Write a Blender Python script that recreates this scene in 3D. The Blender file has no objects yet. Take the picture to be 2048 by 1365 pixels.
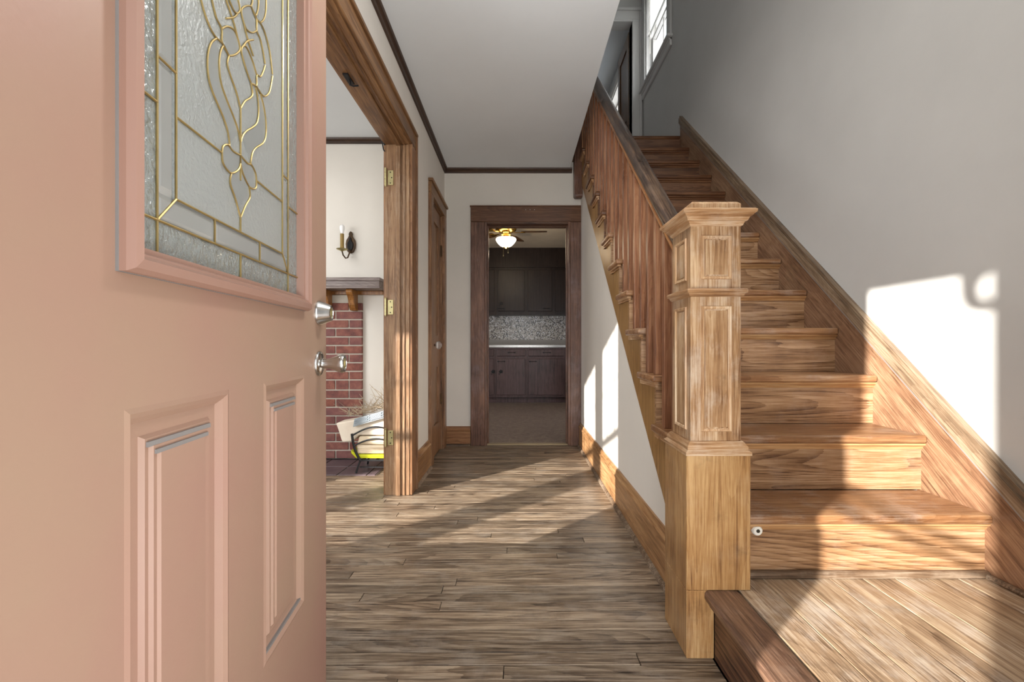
import bpy, bmesh, math, random
from mathutils import Vector, Matrix
S = bpy.context.scene
COL = S.collection
random.seed(11)
PI = math.pi

# ------------------------------------------------------------------ camera
cam_d = bpy.data.cameras.new('camera')
cam = bpy.data.objects.new('camera', cam_d)
COL.objects.link(cam)
cam.location = (0, 0, 0.923)
cam.rotation_euler = (PI/2, 0, 0)
cam_d.sensor_fit = 'HORIZONTAL'
cam_d.sensor_width = 36
cam_d.lens = 865/2048*36
cam_d.shift_x = -(1035-1024)/2048
cam_d.shift_y = (690-682.5)/2048
cam_d.clip_start = 0.02
cam_d.clip_end = 200
S.camera = cam

# ------------------------------------------------------------------ world, sun, daylight, fill lamps
S.view_settings.view_transform = 'Standard'
S.view_settings.look = 'None'
S.view_settings.gamma = 1
S.view_settings.use_curve_mapping = False
S.view_settings.exposure = 0.07
w = bpy.data.worlds.new('sky'); S.world = w; w.use_nodes = True
bg = w.node_tree.nodes['Background']
bg.inputs[0].default_value = (0.80, 0.90, 1.0, 1)
bg.inputs[1].default_value = 1.6

def light(name, kind, loc, direction, energy, color=(1, 1, 1), size=1, size_y=None, angle=None):
    d = bpy.data.lights.new(name, kind)
    d.energy = energy; d.color = color
    if kind == 'AREA':
        d.size = size
        if size_y: d.shape = 'RECTANGLE'; d.size_y = size_y
    elif kind == 'POINT': d.shadow_soft_size = size
    elif kind == 'SUN': d.angle = angle
    o = bpy.data.objects.new(name, d); COL.objects.link(o)
    o.location = loc
    if direction: o.rotation_euler = Vector(direction).to_track_quat('-Z', 'Y').to_euler()
    return o
SUNDIR = (1.115, 1.0, -0.39)
light('sun', 'SUN', (-6, -6, 5), SUNDIR, 15.5, (1.0, 0.95, 0.88), angle=math.radians(0.7))
light('doorway_daylight', 'AREA', (0.22, -0.06, 1.25), (0.10, 1, 0.0), 7, (0.97, 0.98, 1.0), 0.4, 1.5)
light('porch_bounce_fill', 'AREA', (0.30, 0.02, 0.35), (0.05, 1.0, 0.45), 12, (0.98, 0.98, 0.98), 0.3, 0.5)  # added low fill lamp imitating ground bounce, lifts the ceiling
light('living_window_daylight', 'AREA', (-3.1, 0.42, 1.5), (0.35, 1, -0.05), 72, (0.98, 0.98, 0.98), 2.4, 1.2)
light('stair_window_daylight', 'AREA', (2.15, 4.6, 4.6), (-1, -0.1, -0.1), 60, (1.0, 0.99, 0.97), 1.6, 1.8)
light('hall_fill', 'POINT', (0.15, 1.2, 1.95), None, 18, (1.0, 0.985, 0.96), 0.08)  # unseen fill for hall walls and ceiling, no fixture here
light('stairwell_fill', 'AREA', (0.95, 0.75, 3.4), (0.25, 0.9, -1), 13, (1.0, 0.99, 0.97), 0.8, 0.8)  # added soft fill over the stairs, no window behind it
light('living_fill', 'AREA', (-2.6, 2.0, 2.5), (0, 0, -1), 26, (1.0, 0.98, 0.94), 1.6, 1.6)  # fill lamp added to brighten the living room, not a fixture
light('far_room_daylight', 'AREA', (2.3, 6.6, 4.3), (-1, 0, -0.1), 30, (0.97, 0.98, 1.0), 1.2, 1.2)

# ------------------------------------------------------------------ materials
def lin(c):
    c = c.lstrip('#')
    r = []
    for i in (0, 2, 4):
        v = int(c[i:i+2], 16)/255
        r.append(v/12.92 if v <= 0.04045 else ((v+0.055)/1.055)**2.4)
    return (*r, 1)
class NT:
    def __init__(s, name):
        s.m = bpy.data.materials.new(name); s.m.use_nodes = True
        s.t = s.m.node_tree; s.n = s.t.nodes; s.l = s.t.links
        s.p = s.n['Principled BSDF']; s.out = s.n['Material Output']
    def new(s, t, **k):
        x = s.n.new(t)
        for a, b in k.items(): setattr(x, a, b)
        return x
    def math(s, op, a, b=None, c=None, clamp=False):
        x = s.new('ShaderNodeMath', operation=op); x.use_clamp = clamp
        for i, v in enumerate((a, b, c)):
            if v is None: continue
            if isinstance(v, (int, float)): x.inputs[i].default_value = v
            else: s.l.new(v, x.inputs[i])
        return x.outputs[0]
    def mix(s, f, a, b, mode='MIX'):
        x = s.new('ShaderNodeMix', data_type='RGBA', blend_type=mode)
        for i, v in ((0, f), (6, a), (7, b)):
            if isinstance(v, (int, float)): x.inputs[i].default_value = v
            elif isinstance(v, tuple): x.inputs[i].default_value = v
            else: s.l.new(v, x.inputs[i])
        return x.outputs[2]
    def mapping(s, scale=(1, 1, 1), rnd=True, rot=(0, 0, 0)):
        tc = s.new('ShaderNodeTexCoord').outputs['Object']
        if rnd:
            oi = s.new('ShaderNodeObjectInfo').outputs['Random']
            cmb = s.new('ShaderNodeCombineXYZ')
            for i, k in enumerate((17.3, 31.1, 23.7)): s.l.new(s.math('MULTIPLY', oi, k), cmb.inputs[i])
            a = s.new('ShaderNodeVectorMath', operation='ADD')
            s.l.new(tc, a.inputs[0]); s.l.new(cmb.outputs[0], a.inputs[1]); tc = a.outputs[0]
        mp = s.new('ShaderNodeMapping'); mp.inputs['Scale'].default_value = scale; mp.inputs['Rotation'].default_value = rot
        s.l.new(tc, mp.inputs[0]); return mp.outputs[0]
    def noise(s, vec, scale, detail=4, rough=0.55, dist=0):
        x = s.new('ShaderNodeTexNoise'); s.l.new(vec, x.inputs['Vector'])
        x.inputs['Scale'].default_value = scale; x.inputs['Detail'].default_value = detail
        x.inputs['Roughness'].default_value = rough; x.inputs['Distortion'].default_value = dist
        return x.outputs[0]
    def ramp(s, v, stops):
        x = s.new('ShaderNodeValToRGB'); s.l.new(v, x.inputs[0])
        e = x.color_ramp.elements
        while len(e) < len(stops): e.new(0.5)
        for i, (p, c) in enumerate(stops): e[i].position = p; e[i].color = c
        return x.outputs[0]
    def bump(s, h, strength=0.2, dist=0.002):
        x = s.new('ShaderNodeBump'); x.inputs['Strength'].default_value = strength; x.inputs['Distance'].default_value = dist
        s.l.new(h, x.inputs['Height']); s.l.new(x.outputs[0], s.p.inputs['Normal'])
    def set(s, col=None, rough=None, metal=None, spec=None):
        for k, v in (('Base Color', col), ('Roughness', rough), ('Metallic', metal), ('Specular IOR Level', spec)):
            if v is None: continue
            if isinstance(v, (int, float, tuple)): s.p.inputs[k].default_value = v
            else: s.l.new(v, s.p.inputs[k])

G = (0, 0, 0, 1); W = (1, 1, 1, 1)
def grey(v): return (v, v, v, 1)
def wood(name, dark, mid, light_, axis='X', rough=0.42, fig=0.5, figscale=9, blot=0.35, var=0.18, worn=None, wornamt=0.5, dirt=0.0, slope=0, fine=0.5, spec=0.4):
    t = NT(name)
    rot = (slope, 0, 0)
    al = {'X': 0, 'Y': 1, 'Z': 2, 'XY': 0}[axis]
    v3 = t.mapping((1, 1, 1), True, rot)
    def scaled(k):
        sc = [1, 1, 1]; sc[al] = k
        if axis == 'XY': sc[1] = k
        mp = t.new('ShaderNodeMapping'); mp.inputs['Scale'].default_value = tuple(sc)
        t.l.new(v3, mp.inputs[0]); return mp.outputs[0]
    v1 = scaled(0.035); v2 = scaled(0.13)
    f1 = t.noise(v1, 220, 4, 0.7)                  # fibres
    f2 = t.noise(v1, 55, 4, 0.6)                   # broader streaks
    base = t.noise(v2, figscale*0.6, 1.0, 0.3, 0.15)
    rings = t.math('FRACT', t.math('ADD', t.math('MULTIPLY', base, 34.0), t.math('MULTIPLY', f2, 0.5)))
    rings = t.math('POWER', rings, 2.0)
    b = t.noise(v3, 2.6, 5, 0.62)
    val = t.math('MULTIPLY_ADD', t.math('SUBTRACT', f1, 0.5), fine*1.5, 0.5)
    val = t.math('ADD', val, t.math('MULTIPLY', t.math('SUBTRACT', f2, 0.5), 0.9))
    val = t.math('SUBTRACT', val, t.math('MULTIPLY', t.math('SUBTRACT', rings, 0.33), fig*0.42))
    val = t.math('ADD', val, t.math('MULTIPLY', t.math('SUBTRACT', b, 0.5), blot*1.5))
    col = t.ramp(val, [(0.12, lin(dark)), (0.48, lin(mid)), (0.80, lin(light_))])
    oi = t.new('ShaderNodeObjectInfo').outputs['Random']
    br = t.math('ADD', t.math('MULTIPLY', t.math('SUBTRACT', oi, 0.5), 2*var), 1.0)
    cb = t.new('ShaderNodeCombineXYZ')
    for i in range(3): t.l.new(br, cb.inputs[i])
    col = t.mix(1.0, col, cb.outputs[0], 'MULTIPLY')
    if worn:
        wn = t.noise(v3, 5.5, 6, 0.68)
        wn2 = t.math('ADD', wn, t.math('MULTIPLY', t.math('SUBTRACT', f1, 0.5), 0.5))
        m = t.ramp(wn2, [(0.50, G), (0.72, W)])
        col = t.mix(t.math('MULTIPLY', m, wornamt), col, lin(worn))
    if dirt:
        dn = t.noise(v3, 9, 6, 0.7)
        m = t.ramp(dn, [(0.56, G), (0.70, W)])
        col = t.mix(t.math('MULTIPLY', m, dirt), col, lin('3a3028'))
    rr = t.math('ADD', t.math('MULTIPLY', t.math('SUBTRACT', b, 0.5), 0.3), rough)
    t.set(col, rr, spec=spec)
    t.bump(t.math('SUBTRACT', f1, t.math('MULTIPLY', rings, 0.4)), 0.25, 0.0010)
    return t.m
def paint(name, c, rough=0.6, var=0.06, bump=0.12, bs=60, c2=None, bsc=1.6, rnd=False, spec=0.3):
    t = NT(name)
    v = t.mapping((1, 1, 1), rnd)
    b = t.noise(v, bsc, 5, 0.6)
    base = lin(c)
    lo = tuple(x*(1-var*2) for x in base[:3]) + (1,)
    hi = lin(c2) if c2 else tuple(min(1, x*(1+var)) for x in base[:3]) + (1,)
    t.set(t.ramp(b, [(0.3, lo if not c2 else base), (0.7, hi)]), rough, spec=spec)
    t.bump(t.noise(v, bs, 3, 0.6), bump, 0.002)
    return t.m
def metal(name, c, rough=0.25, var=0.1):
    t = NT(name)
    v = t.mapping()
    b = t.noise(v, 40, 4)
    t.set(t.ramp(b, [(0.3, tuple(x*(1-var*2) for x in lin(c)[:3])+(1,)), (0.7, lin(c))]), t.math('ADD', t.math('MULTIPLY', b, 0.15), rough-0.07), 1.0)
    return t.m
M = {}
M['wall_cream'] = paint('cream_wall_paint', 'DAD5CD', 0.75, 0.03)
M['wall_grey'] = paint('grey_white_wall_paint', 'CBCAC7', 0.7, 0.03)
M['ceiling'] = paint('white_ceiling_paint', 'DCE0E3', 0.8, 0.02, 0.1, 25)
M['white_trim'] = paint('white_trim_paint', 'CBCAC8', 0.45, 0.03)
M['door_paint'] = paint('salmon_door_paint', 'A88D77', 0.45, 0.05, 0.10, 90, 'AA8375', 1.8)
M['door_molding'] = paint('pink_salmon_molding_paint', 'A28274', 0.42, 0.05, 0.05, 90, 'A37D6D', 3)
M['floor_wood'] = wood('worn_floor_oak', '2C2119', '746250', 'A2907A', 'X', 0.36, 0.55, 6, 0.5, 0.30, '9C9286', 0.45, 0.35, fine=0.8)
M['landing_wood'] = wood('worn_landing_oak', '54402F', '957C62', 'BDA88C', 'Y', 0.42, 0.35, 7, 0.5, 0.10, 'C2B9AE', 0.55, 0.3)
M['nosing_y'] = wood('dark_landing_nosing_oak', '35261D', '6B5040', '8C6C54', 'Y', 0.35, 0.3, 8, 0.5, 0.05, 'A08C7C', 0.35, 0.3)
M['riser_dark'] = wood('dark_riser_oak', '1E1310', '54392A', '7B583F', 'Y', 0.4, 0.9, 7, 0.3)
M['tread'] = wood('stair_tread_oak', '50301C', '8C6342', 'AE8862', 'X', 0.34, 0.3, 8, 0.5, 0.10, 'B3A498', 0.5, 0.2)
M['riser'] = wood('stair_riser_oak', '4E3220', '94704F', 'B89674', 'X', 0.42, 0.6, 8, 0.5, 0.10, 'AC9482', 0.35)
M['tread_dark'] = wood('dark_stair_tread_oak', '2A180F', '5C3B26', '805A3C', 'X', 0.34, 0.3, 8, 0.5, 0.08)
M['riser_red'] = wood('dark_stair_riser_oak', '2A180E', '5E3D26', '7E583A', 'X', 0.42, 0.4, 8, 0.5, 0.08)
M['newel_panel'] = wood('newel_panel_molding_oak', '805636', 'B8946E', 'D8C2A4', 'Z', 0.36, 0.1, 12, 0.5, 0.05, 'DACBB8', 0.5)
M['threshold'] = paint('tan_threshold_metal', 'A8987C', 0.5, 0.1)
M['cove'] = wood('stair_cove_oak', '6A4526', 'B08458', 'CDAA7C', 'X', 0.35, 0.2, 8, 0.3)
M['skirt'] = wood('stair_skirt_oak', '482E1E', '83624A', 'A48468', 'Y', 0.36, 0.2, 10, 0.55, 0.05, 'B59A78', 0.25, slope=-0.75)
M['skirt_cap'] = wood('stair_skirt_cap_oak', '40332A', '79644F', '9E8B74', 'Y', 0.4, 0.2, 10, 0.4, 0.08, slope=-0.75)
M['stringer'] = wood('stair_stringer_oak', '5E401F', '957042', 'AE8858', 'Z', 0.35, 0.3, 8, 0.4)
M['newel'] = wood('newel_oak', '5E3A22', '9F7A55', 'C6A884', 'Z', 0.36, 0.2, 12, 0.75, 0.03, 'CCBEAD', 0.55, 0.35)
M['newel_x'] = wood('newel_molding_oak', '5E3A20', 'A98058', 'CBAD8A', 'XY', 0.34, 0.2, 12, 0.5, 0.08, 'D0BEAA', 0.45)
M['newel_base'] = wood('newel_base_oak', '5A3720', '9C7448', 'BC9868', 'Z', 0.34, 0.25, 10, 0.65, 0.03, 'B9A486', 0.25, 0.3)
M['baluster'] = wood('baluster_oak', '4C2A18', '84583E', 'A47A5A', 'Z', 0.32, 0.2, 14, 0.4, 0.10)
M['rail'] = wood('handrail_dark_oak', '120D0B', '3A2B22', '66503E', 'Y', 0.32, 0.2, 10, 0.6, 0.02, '7A6654', 0.3, slope=-0.75)
M['rail_mould'] = wood('handrail_molding_oak', '4C2A12', '8A5A32', 'A87848', 'Y', 0.3, 0.2, 12, 0.4, slope=-0.75)
M['case_z'] = wood('casing_oak_upright', '40291A', '7C583C', '9C7656', 'Z', 0.38, 0.35, 9, 0.45, 0.08, '9A8072', 0.3)
M['case_x'] = wood('casing_oak_crosswise', '2E1C14', '5E3F2C', '7C5A42', 'X', 0.38, 0.4, 9, 0.45, 0.08)
M['case_y'] = wood('casing_oak_lengthwise', '3E2818', '765436', '98724C', 'Y', 0.38, 0.35, 9, 0.45, 0.08)
M['jamb'] = wood('jamb_oak', '46301F', '826247', 'A48565', 'Z', 0.4, 0.25, 11, 0.4, 0.06, 'A8957F', 0.4)
M['kit_case'] = wood('kitchen_casing_oak', '301E18', '66483A', '86634F', 'Z', 0.36, 0.35, 9, 0.55, 0.06, '8A7878', 0.4)
M['base_y'] = wood('baseboard_oak_lengthwise', '5A3A20', '98704A', 'B89268', 'Y', 0.36, 0.35, 8, 0.55, 0.05, dirt=0.2)
M['base_x'] = wood('baseboard_oak_crosswise', '4E2F1A', '8A6040', 'A27A52', 'X', 0.36, 0.35, 8, 0.5, 0.05)
M['shoe'] = wood('worn_shoe_molding', '2E241E', '67523F', '958471', 'X', 0.5, 0.1, 10, 0.8, 0.05, 'A89A88', 0.4)
M['crown'] = wood('dark_crown_oak', '1E130D', '3E2A1D', '55402F', 'X', 0.45, 0.2, 10, 0.3)
M['crown_y'] = wood('dark_crown_oak_lengthwise', '1E130D', '3E2A1D', '55402F', 'Y', 0.45, 0.2, 10, 0.3)
M['mantel'] = wood('mantel_dark_oak', '3A2E2A', '6A5A54', '8A7E78', 'X', 0.35, 0.3, 9, 0.4)
M['bracket'] = wood('mantel_bracket_oak', '4A2A12', '8A5A2C', 'B07A40', 'Z', 0.3, 0.2, 10, 0.5)
M['door_dark'] = wood('upstairs_door_oak', '1E120A', '5A4026', '806040', 'Z', 0.35, 0.4, 8, 0.5)
M['brass'] = metal('brass', 'D8B25A', 0.22)
M['brass_came'] = metal('brass_came', 'C9B27A', 0.45)
M['old_brass'] = metal('pale_old_brass', 'C9BE8E', 0.45)
M['nickel'] = metal('satin_nickel', 'CFCDCA', 0.22, 0.03)
M['iron'] = paint('black_iron', '1B1B1D', 0.45, 0.1)
M['bronze'] = paint('dark_bronze', '3B2A1C', 0.4, 0.3, 0.2, 60, '5E4426', 20)
M['grey_caulk'] = paint('grey_primer_showing', '8C8784', 0.7, 0.1, 0.2, 60)
M['mortar'] = paint('mortar', 'BDB5A8', 0.9, 0.08, 0.6, 120)
M['bulb'] = paint('white_bulb_glass', 'F2F2F2', 0.3, 0.01)
M['beige'] = paint('candle_sleeve', '8A7240', 0.5, 0.15)
M['dark_screw'] = paint('screw_head', '2E2A20', 0.5)
M['plug'] = paint('off_white_plastic', 'E4E0D6', 0.5, 0.03)
M['paper'] = paint('beige_paper_bag', 'D5C6B4', 0.8, 0.06, 0.3, 30, 'E6DCCB', 6)
M['twig'] = paint('dry_twig_bark', '8C7B66', 0.8, 0.2, 0.3, 60, 'B8A68C', 12)
M['shingle'] = paint('weathered_shingle', '7E8890', 0.7, 0.15, 0.3, 60, 'A9B0B4', 10, True)
M['split'] = wood('split_firewood', '9A8060', 'D6C4A8', 'EFE4D0', 'X', 0.7, 0.2, 10, 0.4, 0.1)
M['yellow'] = paint('yellow_plastic', 'C2C424', 0.35, 0.05)
M['cab'] = wood('kitchen_cabinet_brown', '2A1C1C', '55403E', '6A5250', 'Z', 0.38, 0.2, 8, 0.45, 0.05)
M['cab_up'] = wood('kitchen_upper_cabinet_brown', '120C0B', '2A1E1B', '382A26', 'Z', 0.38, 0.2, 8, 0.4, 0.05)
M['counter'] = paint('pale_grey_laminate', 'A19D98', 0.35, 0.04)
M['alu'] = metal('aluminium_edge', 'C4C2BE', 0.3)
M['kit_ceil'] = paint('textured_kitchen_ceiling', 'C4B59E', 0.9, 0.06, 1.0, 35)
M['kit_wall'] = paint('kitchen_wall_paint', '9A8C80', 0.8)
M['fan_blade'] = wood('fan_blade_walnut', '1E110A', '42290F', '5C3C1C', 'X', 0.35, 0.2, 8, 0.3)
M['ground'] = paint('outdoor_ground', '8C8878', 0.95, 0.15)
M['porch'] = paint('porch_grey_paint', 'A8A6A0', 0.7, 0.05)
M['shade'] = paint('white_blind', 'E4E4E0', 0.7, 0.02)

def brickmat():
    t = NT('red_brick')
    v = t.mapping()
    b = t.noise(v, 14, 6, 0.7)
    oi = t.new('ShaderNodeObjectInfo').outputs['Random']
    col = t.ramp(b, [(0.3, lin('4E2C26')), (0.5, lin('7C483B')), (0.75, lin('9E6B56'))])
    col = t.mix(t.math('MULTIPLY', oi, 0.6), col, lin('6B4A4E'))
    t.set(col, 0.85); t.bump(t.noise(v, 90, 4), 0.5, 0.003)
    return t.m
M['brick'] = brickmat()
M['hearth'] = paint('dark_hearth_tile', '4E4248', 0.35, 0.25, 0.2, 40, '6A5A5C', 7, True)
def lino():
    t = NT('mottled_linoleum')
    v = t.mapping((1, 2.5, 1), False)
    b = t.noise(v, 16, 6, 0.75, 1.0)
    t.set(t.ramp(b, [(0.35, lin('5C4E46')), (0.5, lin('85756A')), (0.68, lin('A89A88'))]), 0.38)
    return t.m
M['lino'] = lino()
def mosaic():
    t = NT('speckled_mosaic')
    v = t.mapping((1, 1, 1), False)
    x = t.new('ShaderNodeTexVoronoi', feature='F1', distance='CHEBYCHEV'); t.l.new(v, x.inputs['Vector'])
    x.inputs['Scale'].default_value = 62; x.inputs['Randomness'].default_value = 0.25
    sep = t.new('ShaderNodeSeparateColor'); t.l.new(x.outputs['Color'], sep.inputs[0])
    c = t.ramp(sep.outputs[0], [(0.0, lin('3C3A3C')), (0.26, lin('6E6A68')), (0.30, lin('B4AEA6')), (0.8, lin('C9C3BC')), (0.95, lin('F0F2F4'))])
    t.n[-1] if False else None
    e = t.math('GREATER_THAN', x.outputs['Distance'], 0.44)
    c = t.mix(e, c, lin('7E7A74'))
    t.set(c, 0.22)
    return t.m
M['mosaic'] = mosaic()
def glassmat(name, rough, bumps, scale, tint=(0.93, 0.97, 0.95, 1), tr=0.6):
    t = NT(name)
    t.p.inputs['Transmission Weight'].default_value = tr
    t.p.inputs['IOR'].default_value = 1.3
    t.set(tint, rough)
    v = t.mapping((1, 1, 1), False)
    if bumps: t.bump(t.noise(v, scale, 2, 0.6, 0.3), bumps, 0.008)
    return t.m
M['glass_field'] = glassmat('frosted_field_glass', 0.32, 0.35, 130, (0.70, 0.73, 0.71, 1), 0.60)
M['glass_border'] = glassmat('hammered_border_glass', 0.12, 1.0, 75, (0.74, 0.78, 0.75, 1), 0.72)
M['glass_bevel'] = glassmat('bevelled_glass', 0.10, 0.0, 10, (0.72, 0.73, 0.71, 1), 0.62)
M['glass_petal'] = glassmat('petal_glass', 0.10, 0.15, 20, (0.70, 0.72, 0.70, 1), 0.66)
M['knob_glass'] = glassmat('clear_knob_glass', 0.03, 0, 1, (1, 1, 1, 1), 0.9)
def winglass():
    t = NT('window_glass')
    tr = t.new('ShaderNodeBsdfTransparent'); gl = t.new('ShaderNodeBsdfGlossy'); gl.inputs['Roughness'].default_value = 0.02
    mx = t.new('ShaderNodeMixShader'); mx.inputs[0].default_value = 0.06
    t.l.new(tr.outputs[0], mx.inputs[1]); t.l.new(gl.outputs[0], mx.inputs[2]); t.l.new(mx.outputs[0], t.out.inputs[0])
    return t.m
M['window_glass'] = winglass()
def bowl():
    t = NT('lit_fan_bowl')
    t.set(lin('FFF4DC'), 0.4)
    t.p.inputs['Emission Color'].default_value = (1, 0.86, 0.62, 1)
    t.p.inputs['Emission Strength'].default_value = 9.0
    return t.m
M['lit_bowl'] = bowl()

# ------------------------------------------------------------------ mesh helpers
class B:
    def __init__(s): s.v = []; s.f = []
    def add(s, vs, fs):
        o = len(s.v); s.v += [tuple(v) for v in vs]; s.f += [tuple(i+o for i in f) for f in fs]; return s
    def box(s, x0, x1, y0, y1, z0, z1):
        if x0 > x1: x0, x1 = x1, x0
        if y0 > y1: y0, y1 = y1, y0
        if z0 > z1: z0, z1 = z1, z0
        return s.add([(x0, y0, z0), (x1, y0, z0), (x1, y1, z0), (x0, y1, z0), (x0, y0, z1), (x1, y0, z1), (x1, y1, z1), (x0, y1, z1)],
                     [(0, 3, 2, 1), (4, 5, 6, 7), (0, 1, 5, 4), (1, 2, 6, 5), (2, 3, 7, 6), (3, 0, 4, 7)])
    def prism(s, poly, axis, a, b, skew=0):
        """poly in the two other axes (in x,y,z order) extruded from a to b; skew: z gained per unit of length along Y"""
        def P(p, t):
            if axis == 'X': return (t, p[0], p[1])
            if axis == 'Y': return (p[0], t, p[1]+skew*t)
            return (p[0], p[1], t)
        n = len(poly)
        return s.add([P(p, a) for p in poly]+[P(p, b) for p in poly],
                     [tuple(range(n))[::-1], tuple(range(n, 2*n))]+[(i, (i+1) % n, n+(i+1) % n, n+i) for i in range(n)])
    def lathe(s, prof, c=(0, 0, 0), axis='Z', n=24):
        vs = []; fs = []
        for r, h in prof:
            for i in range(n):
                a = 2*PI*i/n; u, v = r*math.cos(a), r*math.sin(a)
                p = {'Z': (u, v, h), 'Y': (u, h, v), 'X': (h, u, v)}[axis]
                vs.append((p[0]+c[0], p[1]+c[1], p[2]+c[2]))
        for k in range(len(prof)-1):
            for i in range(n):
                j = (i+1) % n
                fs.append((k*n+i, k*n+j, (k+1)*n+j, (k+1)*n+i))
        fs.append(tuple(range(n))[::-1]); fs.append(tuple(range((len(prof)-1)*n, len(prof)*n)))
        return s.add(vs, fs)
    def tube(s, pts, r, n=8, closed=False, flat=None):
        pts = [Vector(p) for p in pts]; m = len(pts); vs = []; fs = []; up = None
        for i, p in enumerate(pts):
            a = pts[(i-1) % m] if (i > 0 or closed) else p
            b = pts[(i+1) % m] if (i < m-1 or closed) else p
            d = (b-a).normalized()
            if up is None: up = Vector((0, 0, 1)) if abs(d.z) < 0.9 else Vector((1, 0, 0))
            u = d.cross(up).normalized(); w_ = u.cross(d).normalized(); up = w_
            rr = r[i] if isinstance(r, (list, tuple)) else r
            for k in range(n):
                t = 2*PI*k/n; vs.append(p+u*math.cos(t)*rr+w_*math.sin(t)*rr)
        for i in range(m if closed else m-1):
            for k in range(n):
                j = (i+1) % m; l = (k+1) % n
                fs.append((i*n+k, i*n+l, j*n+l, j*n+k))
        if not closed: fs.append(tuple(range(n))[::-1]); fs.append(tuple(range((m-1)*n, m*n)))
        return s.add(vs, fs)
    def rings(s, rects, flip=1):
        """nested rectangles (x0,x1,z0,z1,y) joined ring to ring and closed in the middle"""
        vs = []; fs = []
        for x0, x1, z0, z1, y in rects: vs += [(x0, y, z0), (x1, y, z0), (x1, y, z1), (x0, y, z1)]
        for k in range(len(rects)-1):
            for i in range(4):
                j = (i+1) % 4; fs.append((4*k+i, 4*k+j, 4*k+4+j, 4*k+4+i))
        e = 4*(len(rects)-1); fs.append((e, e+1, e+2, e+3))
        return s.add(vs, fs)
    def build(s, name, mat, parent=None, org=None, bevel=0, seg=1, smooth=False, props=None):
        bm = bmesh.new()
        if org is None: org = tuple(parent.get('_o', (0, 0, 0))) if parent else (0, 0, 0)
        vs = [bm.verts.new((v[0]-org[0], v[1]-org[1], v[2]-org[2])) for v in s.v]
        for f in s.f:
            try: bm.faces.new([vs[i] for i in f])
            except ValueError: pass
        bmesh.ops.recalc_face_normals(bm, faces=bm.faces)
        if bevel:
            es = [e for e in bm.edges if len(e.link_faces) == 2 and e.calc_face_angle(0) > 0.5]
            bmesh.ops.bevel(bm, geom=es, offset=bevel, segments=seg, profile=0.5, affect='EDGES', clamp_overlap=True)
        me = bpy.data.meshes.new(name); bm.to_mesh(me); bm.free()
        me.materials.append(M[mat] if isinstance(mat, str) else mat)
        if smooth:
            for p in me.polygons: p.use_smooth = True
            try: me.set_sharp_from_angle(angle=0.7)
            except Exception: pass
        o = bpy.data.objects.new(name, me); COL.objects.link(o)
        if parent: o.parent = parent; o['_o'] = tuple(org)
        if props:
            for k, v in props.items(): o[k] = v
        return o
def thing(name, label, cat, loc=(0, 0, 0), rz=0, group=None, kind=None):
    o = bpy.data.objects.new(name, None); COL.objects.link(o); o.empty_display_size = 0.05
    o.location = loc; o.rotation_euler = (0, 0, rz)
    o['_o'] = tuple(loc) if rz == 0 else (0.0, 0.0, 0.0)
    if label: o['label'] = label
    if cat: o['category'] = cat
    if group: o['group'] = group
    if kind: o['kind'] = kind
    return o
def tag(o, label, cat, group=None, kind=None):
    o['label'] = label; o['category'] = cat
    if group: o['group'] = group
    if kind: o['kind'] = kind
    return o
def struct(b, name, mat, label, cat, parent=None, **k):
    o = b.build(name, mat, parent, **k); o['kind'] = 'structure'
    if not parent: o['label'] = label; o['category'] = cat
    return o
def sgroup(name, label, cat, loc=(0, 0, 0), rz=0):
    return thing(name, label, cat, loc, rz, kind='structure')
def wallbox(b, axis, u0, u1, t0, t1, z0, z1, holes=()):
    """wall along axis 'X' or 'Y' (u) with thickness t0..t1 and rectangular holes (u0,u1,z0,z1)"""
    us = sorted({u0, u1, *[h[0] for h in holes], *[h[1] for h in holes]})
    zs = sorted({z0, z1, *[h[2] for h in holes], *[h[3] for h in holes]})
    us = [u for u in us if u0 <= u <= u1]; zs = [z for z in zs if z0 <= z <= z1]
    for i in range(len(us)-1):
        run = None
        for j in range(len(zs)-1):
            cu, cz = (us[i]+us[i+1])/2, (zs[j]+zs[j+1])/2
            hole = any(h[0] < cu < h[1] and h[2] < cz < h[3] for h in holes)
            if hole:
                if run is not None:
                    _wb(b, axis, us[i], us[i+1], t0, t1, run, zs[j]); run = None
            elif run is None: run = zs[j]
        if run is not None: _wb(b, axis, us[i], us[i+1], t0, t1, run, zs[-1])
    return b
def _wb(b, axis, u0, u1, t0, t1, z0, z1):
    if axis == 'X': b.box(u0, u1, t0, t1, z0, z1)
    else: b.box(t0, t1, u0, u1, z0, z1)

# key dimensions
XL, XS, XR = -0.67, 0.58, 1.48          # hall left wall, wall under stairs, stair right wall
YB = 3.97                               # hall back wall
ZC = 2.54; ZU = 2.80; ZT = 5.03
G0, Y1, RISE = 0.2128, 1.3224, 0.2
SL = RISE/G0
def nose(y): return 0.4+SL*(y-Y1)

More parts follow.
